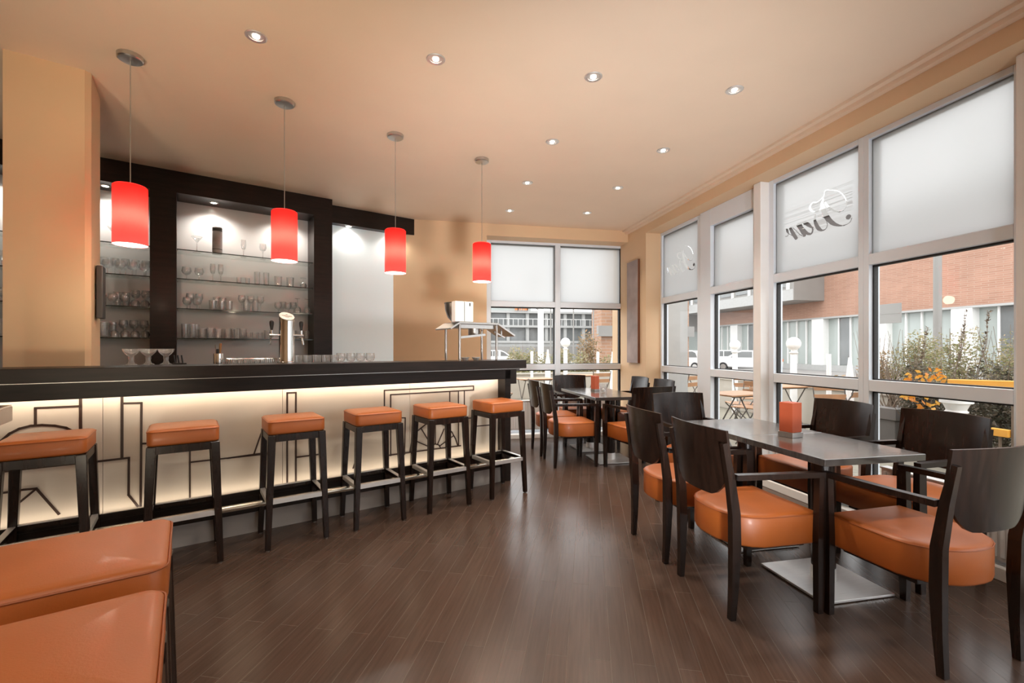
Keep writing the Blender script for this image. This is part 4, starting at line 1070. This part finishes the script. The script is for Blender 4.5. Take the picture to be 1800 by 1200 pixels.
struct(MB().box(3.34, 3.80, 5.95, 6.75, PAVE, 3.3).build('wall_outside', 'concrete'), 'pale grey outer pier at the building corner', 'wall')

def leafcloud(b, cx, cy, cz, rx, ry, rz, n, size, rng, mi=0):
    for _ in range(n):
        while True:
            p = Vector((rng.uniform(-1, 1), rng.uniform(-1, 1), rng.uniform(-1, 1)))
            if 0.25 < p.length < 1: break
        c = Vector((cx + p.x * rx, cy + p.y * ry, cz + p.z * rz))
        a = Vector((rng.uniform(-1, 1), rng.uniform(-1, 1), rng.uniform(-0.6, 0.6))).normalized()
        d = a.cross(Vector((rng.uniform(-1, 1), rng.uniform(-1, 1), rng.uniform(-1, 1)))).normalized()
        s = size * rng.uniform(0.6, 1.3)
        b._mesh([c - a * s, c - d * s * 0.45, c + a * s, c + d * s * 0.45], [(0, 1, 2, 3)], mi)
def twigs(b, base, n, h, spread, rng, r=0.006):
    for _ in range(n):
        p = Vector(base) + Vector((rng.uniform(-0.1, 0.1), rng.uniform(-0.1, 0.1), 0)); pts = [p.copy()]
        dx, dy = rng.uniform(-spread, spread), rng.uniform(-spread, spread); hh = h * rng.uniform(0.6, 1.0)
        for k in range(1, 5):
            pts.append(p + Vector((dx * k / 4 + rng.uniform(-0.03, 0.03), dy * k / 4 + rng.uniform(-0.03, 0.03), hh * k / 4)))
        b.tube(pts, r, 5, r1=r * 0.35)
def shrub(name, label, cat, x, y, z0, rx, ry, h, n, size, mat, seed, ntw=6, group='terrace plants'):
    rng = random.Random(seed)
    t = thing(name, label, cat, (x, y, z0), 0, group)
    b = MB(); k = 5
    for i in range(k):
        leafcloud(b, rng.uniform(-0.4, 0.4) * rx, rng.uniform(-0.4, 0.4) * ry, h * (0.3 + 0.4 * rng.random()), rx * 0.75, ry * 0.75, h * 0.38, n // k, size, rng)
    b.build('foliage', mat, t)
    b = MB(); twigs(b, (0, 0, 0), ntw, h * 1.05, rx * 0.8, rng); b.build('twigs', 'twig', t)
    return t
# hedge row along the terrace wall on the right: separate shrubs
k = 0
HL = ['low dense shrub outside the large window, nearest one at the photo edge', 'dense shrub behind the orange plank outside the large window', 'dense shrub beside the grey planter outside the large window']
for y, lb, ry in zip((3.00, 3.62, 4.30), HL, (0.27, 0.24, 0.15)):
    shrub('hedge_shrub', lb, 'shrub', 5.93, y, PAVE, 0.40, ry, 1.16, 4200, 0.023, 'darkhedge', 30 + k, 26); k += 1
k = 0
for y, lb in zip((4.35, 4.95, 5.52, 6.08), ['airy light green bush past the terrace wall, at the photo edge', 'airy light green bush right of the round street pole', 'airy light green bush left of the round street pole', 'brown bare branched bush right of the window mullion']):
    shrub('airy_bush', lb, 'shrub', 7.28, y, -0.3, 0.40, 0.243, 1.80, 7000 if k < 3 else 5000, 0.020, 'hedge' if k < 3 else 'dryleaf', 50 + k, 46); k += 1
# tall plumes
for k, (px, y0, lb) in enumerate([(1630, 575, 'thin feathery plume behind the street pole'), (1700, 545, 'tall leaning feathery plume, left of two'), (1740, 545, 'tall leaning feathery plume, right of two')]):
    rng = random.Random(90 + k)
    tp = on_x(px, y0, 6.1); bs = Vector((6.1, tp.y + 0.12, 0.85))
    b = MB(); pts = [bs + (tp - bs) * (i / 8) + Vector((0, 0.02 * math.sin(i), 0)) for i in range(9)]
    b.tube(pts, 0.006, 5, r1=0.002)
    for i in range(70):
        q = bs + (tp - bs) * rng.uniform(0.35, 1.0)
        a = Vector((rng.uniform(-1, 1), rng.uniform(-1, 1), rng.uniform(0, 1))).normalized() * 0.035
        d = Vector((rng.uniform(-1, 1), rng.uniform(-1, 1), rng.uniform(-1, 1))).normalized() * 0.010
        b._mesh([q - d, q + a, q + d], [(0, 1, 2)])
    tag(b.build('plume_grass', 'twig'), lb, 'grass plume', 'plumes in the hedge')
# orange autumn leaves
b = MB(); rng = random.Random(5)
for _ in range(46):
    pxx, pyy = rng.uniform(1590, 1662), rng.uniform(648, 678)
    c = on_x(pxx, pyy, 5.42 + rng.uniform(-0.05, 0.05)); a = Vector((rng.uniform(-1, 1), rng.uniform(-1, 1), rng.uniform(-1, 1))).normalized() * 0.032; d = a.cross(Vector((rng.random(), rng.random(), rng.random()))).normalized() * 0.02
    b._mesh([c - a, c - d, c + a, c + d], [(0, 1, 2, 3)])
for _ in range(26):
    pxx, pyy = rng.uniform(1585, 1650), rng.uniform(690, 720)
    c = on_x(pxx, pyy, 5.38 + rng.uniform(-0.05, 0.05)); a = Vector((rng.uniform(-1, 1), rng.uniform(-1, 1), rng.uniform(-1, 1))).normalized() * 0.036; d = a.cross(Vector((rng.random(), rng.random(), rng.random()))).normalized() * 0.022
    b._mesh([c - a, c - d, c + a, c + d], [(0, 1, 2, 3)])
tag(b.build('autumn_leaves', 'orangeleaf'), 'scattered bright orange autumn leaves on the hedge', 'leaves', kind='stuff')
# orange seat reflections in the glass, built as an added strip and board
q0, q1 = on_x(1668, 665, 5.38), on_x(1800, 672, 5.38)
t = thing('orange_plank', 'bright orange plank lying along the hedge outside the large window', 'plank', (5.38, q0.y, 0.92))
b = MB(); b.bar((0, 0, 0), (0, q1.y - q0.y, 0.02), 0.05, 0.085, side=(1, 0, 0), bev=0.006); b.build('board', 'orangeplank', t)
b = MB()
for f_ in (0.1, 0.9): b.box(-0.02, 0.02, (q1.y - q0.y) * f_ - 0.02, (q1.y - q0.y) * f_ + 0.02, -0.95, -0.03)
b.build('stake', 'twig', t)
q0 = on_x(1758, 760, 5.36)  # second seat reflection, built as an added orange box
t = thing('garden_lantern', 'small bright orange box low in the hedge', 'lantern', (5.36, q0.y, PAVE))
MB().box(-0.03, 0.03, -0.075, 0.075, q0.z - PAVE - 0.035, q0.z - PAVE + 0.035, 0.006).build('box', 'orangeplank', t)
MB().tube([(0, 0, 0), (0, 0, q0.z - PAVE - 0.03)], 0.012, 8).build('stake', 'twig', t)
# big planter
p = on_x(1566, 745, 5.55)
t = thing('planter', 'big square grey planter outside the large window', 'planter', (6.05, 4.84, PAVE))
MB().prism([(-0.19, -0.19), (0.19, -0.19), (0.19, 0.19), (-0.19, 0.19)], 0, 0.40, bev=0.008).build('tub', 'pot', t)
MB().box(-0.215, 0.215, -0.215, 0.215, 0.40, 0.55, 0.01).build('collar', 'pot', t)
rng = random.Random(77); b = MB(); twigs(b, (0, 0, 0.5), 26, 0.75, 0.32, rng, 0.010); b.build('bare_branches', 'twig', t)
# fluted pedestal in the hedge
p = on_x(1681, 715, 5.12)
t = thing('fluted_pedestal', 'short white fluted pedestal standing in the hedge', 'pedestal', (5.12, p.y, PAVE))
h = on_x(1681, 702, 5.12).z - PAVE
prof = []
b = MB(); rows = []
for z in (0.0, h - 0.14):
    rows.append([b.bm.verts.new(((0.062 + 0.006 * (k % 2)) * math.cos(2 * PI * k / 32), (0.062 + 0.006 * (k % 2)) * math.sin(2 * PI * k / 32), z)) for k in range(32)])
for k in range(32): b.bm.faces.new([rows[0][k], rows[0][(k + 1) % 32], rows[1][(k + 1) % 32], rows[1][k]])
b.build('shaft', 'white', t)
MB().lathe([(0.072, h - 0.14), (0.09, h - 0.12), (0.075, h - 0.10), (0.10, h - 0.04), (0.125, h - 0.03), (0.125, h)], 28).build('capital', 'white', t)
# globe lamps on fluted posts
def globe_lamp(label, x, y, zc, r=0.105, z0=PAVE):
    t = thing('globe_lamp', label, 'globe lamp', (x, y, z0), 0, 'white globe lamps on the terrace')
    h = zc - r - z0
    b = MB(); rows = []
    for z, rr in ((0, 0.055), (h - 0.06, 0.045)):
        rows.append([b.bm.verts.new(((rr + 0.005 * (k % 2)) * math.cos(2 * PI * k / 24), (rr + 0.005 * (k % 2)) * math.sin(2 * PI * k / 24), z)) for k in range(24)])
    for k in range(24): b.bm.faces.new([rows[0][k], rows[0][(k + 1) % 24], rows[1][(k + 1) % 24], rows[1][k]])
    b.bm.faces.new(rows[1]); b.bm.faces.new(rows[0][::-1])
    b.build('post', 'white', t)
    MB().lathe([(0.06, h - 0.06), (0.075, h - 0.04), (0.04, h - 0.02), (0.045, h + 0.02)], 20).build('collar', 'white', t)
    MB().sphere((0, 0, h + r), r, seg=24).build('globe', 'globe', t)
p = on_x(1292, 606, 6.35); globe_lamp('white globe lamp seen through the door bay', p.x, p.y, p.z)
p = on_x(1395, 604, 6.35); globe_lamp('white globe lamp seen through the lettered bay', p.x, p.y, p.z, 0.115)
p = on_y(994, 602, 11.25); globe_lamp('white globe lamp seen through the far window', p.x, p.y, p.z, 0.125)
# white posts
def post_(px, py, Yp, label, r=0.05, taper=False):
    p = on_y(px, py, Yp); h = p.z - PAVE
    pr = [(r, 0), (r, h - 0.02), (r * 0.7, h)] if not taper else [(r * 1.25, 0), (r * 1.25, h * 0.72), (r * 0.6, h * 0.88), (r * 0.4, h)]
    tag(MB().lathe(pr, 16).build('white_post', 'white', loc=(p.x, Yp, PAVE)), label, 'post', 'white posts behind the far window')
post_(872, 617, 11.3, 'leftmost slim white post beyond the far window', 0.03); post_(878, 617, 11.3, 'second slim white post from left beyond the far window', 0.03)
post_(935, 617, 11.2, 'single white post left of the far window mullion', 0.035)
post_(963, 614, 11.0, 'bottle shaped white post just left of the far window mullion', 0.055, True)
post_(1051, 618, 11.2, 'white post right of the globe lamp beyond the far window', 0.035)
post_(1077, 618, 11.0, 'bottle shaped white post at the right edge of the far window', 0.055, True)
p = on_x(1457, 622, 6.35); tag(MB().lathe([(0.04, 0), (0.032, p.z - PAVE)], 14).build('white_post', 'white', loc=(p.x, p.y, PAVE)), 'slim white post in the lettered bay right of the globe lamp', 'post', 'white posts beyond the window wall')
p = on_x(1494, 628, 6.35); tag(MB().lathe([(0.05, 0), (0.05, (p.z - PAVE) * 0.75), (0.02, p.z - PAVE)], 14).build('white_post', 'white', loc=(p.x, p.y, PAVE)), 'bottle shaped white post in the lettered bay', 'post', 'white posts beyond the window wall')
# shrubs beyond the far window
k = 0
for px, Yp, h, mat, lb in [(906, 12.9, 1.25, 'hedge', 'green shrub left of the white pylon beyond the far window'), (930, 14.1, 1.45, 'hedge', 'taller green shrub before the white pylon beyond the far window'),
                            (962, 12.9, 1.25, 'hedge', 'green shrub right of the white pylon beyond the far window'), (986, 14.1, 1.35, 'hedge', 'green shrub behind the far window mullion'), (1016, 12.9, 1.15, 'hedge', 'low green shrub right of the globe lamp'),
                            (1036, 14.1, 1.80, 'dryleaf', 'tall dry tan shrub beyond the far window'), (1068, 12.9, 1.30, 'hedge', 'green shrub at the right edge of the far window')]:
    p = on_y(px, 640, Yp)
    shrub('garden_shrub', lb, 'shrub', p.x, Yp, -0.3, 0.39, 0.42, h + 0.32, 2200, 0.042, mat, 120 + k, 8); k += 1
# plants past the side wall, street side
for k, (px, lb) in enumerate([(1180, 'small tan shrub past the terrace wall at the narrow bay')]):
    p = on_x(px, 640, 7.6); shrub('garden_shrub', lb, 'shrub', p.x, p.y, -0.3, 0.45, 0.45, 1.35, 900, 0.05, 'dryleaf', 160 + k, 8)
p = on_x(1500, 650, 7.5); shrub('garden_shrub', 'small tan shrub past the terrace wall at the lettered bay', 'shrub', p.x, p.y, -0.3, 0.5, 0.5, 1.15, 900, 0.04, 'dryleaf', 170, 8)

# bistro furniture
def make_btable():
    t = thing('bistro_table', '', 'table', (0, 0, 0), 0, 'folding bistro tables on the terrace')
    b = MB()
    for k in range(7): b.box(-0.35, 0.35, -0.245 + k * 0.07, -0.180 + k * 0.07, 0.712, 0.732, 0.004)
    b.build('slatted_top', 'slat', t)
    for sx in (-1, 1):
        f = MB(); x = sx * 0.27
        f.tube([(x, -0.22, 0.0), (x, 0.20, 0.70)], 0.009, 8); f.build('leg', 'bistro_metal', t)
        f = MB(); x = sx * 0.25
        f.tube([(x, 0.22, 0.0), (x, -0.20, 0.70)], 0.009, 8); f.build('leg', 'bistro_metal', t)
    f = MB()
    for y in (-0.2, 0.2): f.tube([(-0.29, y, 0.703), (0.29, y, 0.703)], 0.009, 8)
    f.build('top_frame', 'bistro_metal', t)
    return t
def make_bchair():
    t = thing('bistro_chair', '', 'chair', (0, 0, 0), 0, 'folding bistro chairs on the terrace')
    b = MB()
    for k in range(6): b.box(-0.20, 0.20, -0.19 + k * 0.064, -0.135 + k * 0.064, 0.445, 0.460, 0.003)
    b.build('slatted_seat', 'slat', t)
    for sx in (-1, 1):
        f = MB(); x = sx * 0.205; f.tube([(x, 0.22, 0.0), (x, -0.05, 0.42), (x, -0.20, 0.66), (x, -0.24, 0.86)], 0.009, 8); f.build('leg', 'bistro_metal', t)
        f = MB(); x = sx * 0.185; f.tube([(x, -0.24, 0.0), (x, 0.18, 0.44)], 0.009, 8); f.build('leg', 'bistro_metal', t)
    b = MB()
    for z, y in ((0.66, -0.195), (0.78, -0.222)): b.box(-0.21, 0.21, y - 0.006, y + 0.006, z - 0.035, z + 0.035, 0.003)
    b.build('back_slats', 'slat', t)
    return t
BT, BC = make_btable(), make_bchair()
bt = [(4.05, 5.25, 0.2, 'bistro table outside the door bay'), (2.2, 8.65, 0.1, 'bistro table outside the far window left of mullion'), (5.55, 6.15, 0.1, 'bistro table by the terrace wall behind the lettered bay'),
      (3.6, 9.6, 0.0, 'bistro table outside the far window, right edge'), (5.3, 8.3, 0.3, 'bistro table by the wall outside the narrow bay')]
for i, (x, y, r, lb) in enumerate(bt):
    o = BT if i == 0 else dup(BT, (0, 0, 0), 0)
    o.location = (x, y, PAVE); o.rotation_euler = (0, 0, r); o['label'] = lb
bc = [(4.75, 5.85, 2.0, 'bistro chair between table and wall outside the door bay'), (5.35, 4.95, 2.9, 'folding chair standing by the wall right of the door bay table'), (1.55, 8.75, -1.5, 'bistro chair left of the table outside the far window'),
      (5.65, 6.95, 2.8, 'bistro chair behind the wall table seen in the door bay'), (4.95, 6.3, 1.2, 'bistro chair facing the wall table behind the lettered bay'), (6.05, 5.5, 0.2, 'bistro chair close to the wall right of the globe lamp'),
      (3.55, 8.85, 0.2, 'bistro chair outside the right half of the far window'), (4.75, 7.6, 0.5, 'bistro chair outside the narrow bay')]
for i, (x, y, r, lb) in enumerate(bc):
    o = BC if i == 0 else dup(BC, (0, 0, 0), 0)
    o.location = (x, y, PAVE); o.rotation_euler = (0, 0, r); o['label'] = lb

# street pole and sign boards
p = on_x(1648, 640, 9.5)
t = thing('street_pole', 'round grey street pole outside the large window', 'pole', (p.x, p.y, -0.3))
MB().lathe([(0.065, 0), (0.06, 6.0)], 18).build('shaft', 'greyclad', t)
MB().lathe([(0.09, 0), (0.09, 0.25), (0.066, 0.3)], 18).build('foot', 'greyclad', t)
a, c = on_x(1541, 536, 11.0), on_x(1584, 567, 11.0)
q = on_x(1512, 536, 11.0)
t = thing('street_sign', 'blank grey back of a wide street sign behind the mullion', 'sign', (11.0, a.y, -0.3))
MB().box(-0.02, 0.02, c.y - a.y, q.y - a.y - 0.05, c.z + 0.3, a.z + 0.3, 0.004).build('sign_board', 'greyclad', t)
MB().box(-0.025, -0.018, c.y - a.y, q.y - a.y - 0.05, (a.z + c.z) / 2 + 0.29, (a.z + c.z) / 2 + 0.31).build('cross_rail', 'greyclad', t)
MB().lathe([(0.045, 0), (0.045, a.z + 0.3)], 14, (0.07, q.y - a.y - 0.08, 0)).build('sign_post', 'white', t)

# brick building across the street
FX = 29.0
bd = thing('brick_building', 'long salmon brick building with glazed ground floor across the street', 'building', (FX, 0, -0.3))
ztop = 11.4; zst = 3.9
MB().box(0, 12, -6, 60, zst, 9.1).build('brick_wall', 'brick', bd)
MB().box(0.0, 12, -6, 60, 9.1, 11.2).build('attic_storey', 'attic', bd)
MB().box(-0.15, 12, -6.1, 60, 11.2, 11.8).build('roof_edge', 'greyclad', bd)
MB().box(0.5, 12, -6, 60, 0.35, zst).build('storefront_glass', 'facadeglass', bd)
MB().box(-0.1, 12, -6, 60, 0.0, 0.40).build('plinth', 'concrete', bd)
MB().box(-0.02, 0.5, -6, 60, zst - 0.12, zst).build('soffit', 'concrete', bd)
y = -4.0; n_ = 0
while y < 56:
    MB().box(0.0, 0.5, y, y + 1.0, 0.35, zst).build('pier', 'white', bd); y += 4.6
mu = MB(); y = -4.0
while y < 56:
    for d_ in (1.9, 2.8, 3.7): mu.box(0.38, 0.5, y + d_ - 0.05, y + d_ + 0.05, 0.35, zst)
    y += 4.6
mu.build('mullion_bars', 'white', bd)
dk = MB(); y = -4.0
while y < 56:
    dk.box(0.44, 0.5, y + 2.86, y + 3.64, 0.45, zst - 0.15); y += 9.2
dk.build('dark_glazing', 'darkglass', bd)
bay = MB().box(-2.6, 0.2, 28.1, 42.7, 5.1, 9.2).build('upper_bay', 'greyclad', bd)
MB().box(-2.68, -2.6, 28.1, 42.7, 5.1, 5.9).build('spandrel_band', 'concrete', bay)
w = MB(); y = 28.7
while y < 41: w.box(-2.66, -2.6, y, y + 1.5, 6.1, 7.9); y += 2.0
w.build('window_glass', 'darkglass', bay)
w = MB(); y = 28.45
while y < 41: w.box(-2.72, -2.6, y, y + 0.22, 5.9, 8.1); y += 2.0
w.box(-2.72, -2.6, 28.2, 42.7, 8.0, 8.2); w.build('window_frames', 'white', bay)
gb = thing('grey_block', 'grey panelled block with white uprights joining the brick building', 'building', (24.5, 43.0, -0.3))
MB().box(0, 4.4, 0, 16, 3.4, 8.7).build('upper_cladding', 'greyclad', gb)
MB().box(0, 4.4, 0, 16, 8.7, 10.5).build('attic_storey', 'attic', gb)
MB().box(0.2, 4.4, 0.2, 16, 0, 3.4).build('ground_glazing', 'facadeglass', gb)
w = MB(); y = 0.0
while y < 16.1: w.box(-0.12, 0.0, y - 0.12, y + 0.12, 0, 10.5); y += 2.4
w.box(-0.12, 0, 0, 16, 3.3, 3.55); w.box(-0.12, 0, 0, 16, 6.5, 6.65); w.build('white_uprights', 'white', gb)
# tan brick house seen at the right of the far window
tb = thing('tan_brick_house', 'tan brick house with white balcony at right of the far window', 'building', (on_y(1057, 600, 26.5).x, 26.5, -0.3))
MB().box(0, 6, 0, 1.6, 0, 8.0).build('house_wall', 'tanbrick', tb)
MB().box(0.8, 5, -0.9, 0.0, 3.9, 4.3).build('balcony_slab', 'concrete', tb)
w = MB()
for k in range(12): w.box(0.82 + k * 0.37, 0.88 + k * 0.37, -0.88, -0.82, 4.3, 6.4)
w.box(0.8, 5, -0.9, -0.8, 5.3, 5.4); w.build('balcony_railing', 'white', tb)
MB().box(-0.3, 6.2, -0.3, 0.02, 2.35, 3.0).build('grey_band', 'greyclad', tb)
# white modern building beyond the far window
p0, p1 = on_y(862, 560, 62), on_y(1052, 560, 62)
wb = thing('white_office_building', 'white grid fronted office building beyond the far window', 'building', (p0.x - 6, 62, -0.3))
Lw = p1.x - p0.x + 6
zf = [0.0, 2.7, 4.85, 6.85]
MB().box(0, Lw, 0.3, 10, 0, 6.85).build('glass_front', 'darkglass', wb)
w = MB()
for z in zf[1:]: w.box(-0.2, Lw, -0.5, 0.32, z - 0.3, z)
k = 0.0
while k < Lw: w.box(k, k + 0.42, -0.2, 0.32, 2.6, 6.7); k += 2.75
w.box(0, Lw, -0.3, 0.31, 1.9, 2.7); w.build('white_grid', 'concrete', wb)
MB().box(2, Lw * 0.55, 1.0, 9, 6.85, 8.4).build('penthouse', 'facadeglass', wb)
MB().box(1.4, Lw * 0.58, 0.6, 9.4, 8.4, 8.7).build('penthouse_roof', 'white', wb)
s0 = on_y(906, 547, 61); s1 = on_y(931, 547, 61)
w = MB(); sx0 = s0.x - (p0.x - 6); sx1 = s1.x - (p0.x - 6); sw = (sx1 - sx0) / 3
for k in range(3):
    w.box(sx0 + k * sw, sx0 + k * sw + sw * 0.25, -0.7, -0.55, 6.9, 8.0); w.box(sx0 + k * sw + sw * 0.25, sx0 + k * sw + sw * 0.75, -0.7, -0.55, 6.9 if k != 1 else 7.3, 7.15 if k != 1 else 7.55)
    w.box(sx0 + k * sw + sw * 0.55, sx0 + k * sw + sw * 0.8, -0.7, -0.55, 6.9, 8.0)
w.build('roof_sign', 'sign_red', wb)
w = MB()
k = 0.0
while k < Lw: w.box(k, k + 0.05, -0.45, -0.4, 4.85, 5.75); k += 0.7
w.box(0, Lw, -0.45, -0.4, 5.7, 5.78); w.build('railing', 'white', wb)
MB().box(0, Lw * 0.9, -2.2, 0.3, 0, 1.9).build('ground_floor', 'greyclad', wb)
p = on_y(950.5, 628, 15.5)
t = thing('white_pylon', 'broad white pylon with a top arm beyond the far window', 'pylon', (p.x, 15.5, -0.3))
MB().box(-0.085, 0.085, -0.085, 0.085, 0, 4.6, 0.01).build('mast', 'white', t)
MB().bar((-0.5, 0, 3.15), (-0.08, 0, 2.95), 0.03, 0.03).bar((0.08, 0, 3.0), (0.45, 0, 3.05), 0.03, 0.03).build('arm', 'greyclad', t)
for px, Yp, top_, lb in [(968, 22, 3.3, 'thin grey flagpole left of the far window mullion'), (1008, 22, 4.0, 'thin dark lamp post right of the far window mullion'), (1043, 26, 7.2, 'thin tall grey mast near the right of the far window')]:
    p = on_y(px, 620, Yp); tag(MB().lathe([(0.04, 0), (0.035, top_ + 0.3)], 10).build('flagpole', 'greyclad', loc=(p.x, Yp, -0.3)), lb, 'pole', 'poles beyond the far window')
# cars
def make_car():
    t = thing('car', '', 'car', (0, 0, 0), 0, 'parked cars')
    body = [(-2.1, 0.28), (-2.12, 0.62), (-2.02, 0.88), (-1.75, 0.95), (-1.55, 1.32), (-1.2, 1.47), (0.1, 1.47), (0.55, 1.30), (1.0, 0.97), (1.75, 0.84), (2.08, 0.66), (2.1, 0.30)]
    MB().prism(body, -0.82, 0.82, axis='y', bev=0.06).build('body', 'carpaint', t)
    w = MB()
    for sy in (-1, 1):
        for poly in ([(-1.52, 0.98), (-1.38, 1.30), (-1.15, 1.40), (-0.65, 1.40), (-0.65, 0.98)], [(-0.58, 0.98), (-0.58, 1.40), (0.05, 1.40), (0.42, 1.27), (0.80, 0.98)]):
            w.prism(poly, sy * 0.815, sy * 0.828, axis='y')
    w.build('side_windows', 'darkglass', t)
    w = MB(); w.bar((-1.80, 0, 0.99), (-1.56, 0, 1.36), 1.35, 0.02, side=(0, 1, 0)); w.build('rear_window', 'darkglass', t)
    w = MB(); w.bar((0.98, 0, 1.00), (0.52, 0, 1.335), 1.35, 0.02, side=(0, 1, 0)); w.build('windscreen', 'darkglass', t)
    for x in (-1.35, 1.3):
        for sy in (-1, 1):
            wh = MB().lathe([(0.0, -0.10), (0.30, -0.10), (0.32, -0.06), (0.32, 0.06), (0.30, 0.10), (0.0, 0.10)], 22, (x, sy * 0.74, 0.32), cap=False, mat=Matrix.Rotation(PI / 2, 3, 'X')).build('wheel', 'rubber', t)
            MB().lathe([(0.0, -0.108), (0.19, -0.108), (0.19, 0.108), (0.0, 0.108)], 18, (x, sy * 0.74, 0.32), cap=False, mat=Matrix.Rotation(PI / 2, 3, 'X')).build('hub', 'steel', wh)
    for sy in (-1, 1):
        MB().box(-2.13, -2.05, sy * 0.72 - 0.08, sy * 0.72 + 0.08, 0.70, 0.88, 0.01).build('tail_light', 'sign_red', t)
    return t
CAR = make_car()
for i, (px, py, Xc, rz, lb) in enumerate([(1312, 640, 22.5, 2.2, 'white hatchback parked across the street, seen in the door bay'), (1262, 640, 24.5, 2.3, 'white car partly hidden left of the globe lamp'), (1203, 636, 19.0, 2.0, 'white car parked beyond the narrow bay')]):
    p = on_x(px, py, Xc)
    o = CAR if i == 0 else dup(CAR, (0, 0, 0), 0)
    o.location = (p.x, p.y, -0.3); o.rotation_euler = (0, 0, rz); o['label'] = lb
p = on_y(872, 620, 38); o = dup(CAR, (p.x, 38, -0.3), 0.2, 'white car at the left edge of the far window behind the shrubs')

# ------------------------------------------------------------------ daylight, added fill lamps
wd = D.worlds.new('overcast_sky'); bpy.context.scene.world = wd; wd.use_nodes = True
nt = wd.node_tree; nt.nodes.clear()
wo = nt.nodes.new('ShaderNodeOutputWorld'); bg = nt.nodes.new('ShaderNodeBackground')
tc = nt.nodes.new('ShaderNodeTexCoord'); sx = nt.nodes.new('ShaderNodeSeparateXYZ'); rp = nt.nodes.new('ShaderNodeValToRGB')
nt.links.new(tc.outputs['Generated'], sx.inputs[0]); nt.links.new(sx.outputs['Z'], rp.inputs['Fac'])
rp.color_ramp.elements[0].position = 0.0; rp.color_ramp.elements[0].color = (0.86, 0.87, 0.88, 1)
rp.color_ramp.elements[1].position = 0.7; rp.color_ramp.elements[1].color = (1.0, 1.0, 1.0, 1)
nt.links.new(rp.outputs['Color'], bg.inputs['Color']); bg.inputs['Strength'].default_value = 1.7
nt.links.new(bg.outputs['Background'], wo.inputs['Surface'])
# unseen fill downlights added behind the photographer to brighten the room
for i, (x, y) in enumerate([(-3.6, -0.8), (-1.8, -0.8), (0.0, -0.8), (1.8, -0.8), (-3.6, -2.4), (-1.8, -2.4), (0.0, -2.4), (1.8, -2.4)]):
    t = thing('ceiling_downlight', '%s downlight in the ceiling behind the photographer' % ORD[i], 'downlight', (x, y, CEIL), 0, 'downlights behind the photographer')  # added fill lamp, named like the real downlights
    MB().lathe([(0.036, 0.0), (0.036, -0.004), (0.052, -0.005), (0.056, 0.0)], 20, cap=False).build('trim_ring', 'chrome', t)
    MB().lathe([(0.030, -0.0035), (0.030, -0.001)], 18).build('lamp', 'spot', t)
    lamp('lamp_beam', 'SPOT', 30, (1.0, 0.90, 0.78), t, (0, 0, -0.03), (0, 0, 0), spot_size=math.radians(150), spot_blend=0.9, shadow_soft_size=0.03)

# made-up uplighters behind the photographer, put in to brighten the ceiling
def uplighter(i, x, y, target, energy, cone=62):
    t = thing('floor_uplighter', 'black floor uplighter behind the photographer, %s from the left' % ORD[i], 'floor lamp', (x, y, 0), 0, 'uplighters behind the photographer')
    MB().lathe([(0.0, 0.0), (0.15, 0.0), (0.15, 0.02), (0.0, 0.022)], 24, cap=False).build('base', 'black', t)
    MB().tube([(0, 0, 0.02), (0, 0, 0.20)], 0.014, 12).build('pole', 'black', t)
    hd = Vector((0, 0, 0.27)); dr = (Vector(target) - Vector((x, y, 0.27))).normalized()
    q = Vector((0, 0, 1)).rotation_difference(dr)
    MB().lathe([(0.05, -0.08), (0.09, 0.0), (0.11, 0.10)], 24, hd, cap=False, mat=q.to_matrix()).build('reflector_head', 'black', t)
    MB().lathe([(0.0, 0.0), (0.06, 0.0), (0.06, 0.01), (0.0, 0.01)], 20, hd, cap=False, mat=q.to_matrix()).build('lamp', 'spot', t)
    lamp('lamp_beam', 'SPOT', energy, (0.98, 0.98, 1.0) if i > 1 else (1.0, 0.86, 0.65), t, hd + dr * 0.11, Vector((0, 0, -1)).rotation_difference(dr).to_euler(), spot_size=math.radians(cone), spot_blend=1.0, shadow_soft_size=0.20)
for i, (x, y, tg, en) in enumerate([(-1.6, -0.6, (-1.5, 3.2, 3.0), 110), (-0.6, -0.6, (-0.6, 4.4, 3.0), 130), (0.6, -0.6, (1.6, 5.4, 3.0), 300), (1.7, -0.6, (1.9, 3.8, 3.0), 125)]):
    uplighter(i, x, y, tg, en)  # added fill lamps

# ------------------------------------------------------------------ camera
cam = D.cameras.new('camera'); co = D.objects.new('camera', cam); COL.objects.link(co)
cam.sensor_width = 36; cam.lens = FOC / 1800 * 36; cam.shift_y = (HY - 600) / 1800.0
cam.clip_start = 0.05; cam.clip_end = 400
co.location = (0, 0, EYE); co.rotation_euler = (PI / 2, 0, -TH)
sc = bpy.context.scene; sc.camera = co
sc.view_settings.view_transform = 'Standard'; sc.view_settings.look = 'None'; sc.view_settings.gamma = 1.0; sc.view_settings.use_curve_mapping = False
sc.view_settings.exposure = 1.0
cy = sc.cycles
cy.max_bounces = 10; cy.diffuse_bounces = 6; cy.glossy_bounces = 4; cy.transmission_bounces = 6; cy.transparent_max_bounces = 24
cy.use_denoising = True; cy.sample_clamp_indirect = 8.0; cy.caustics_reflective = False; cy.caustics_refractive = False
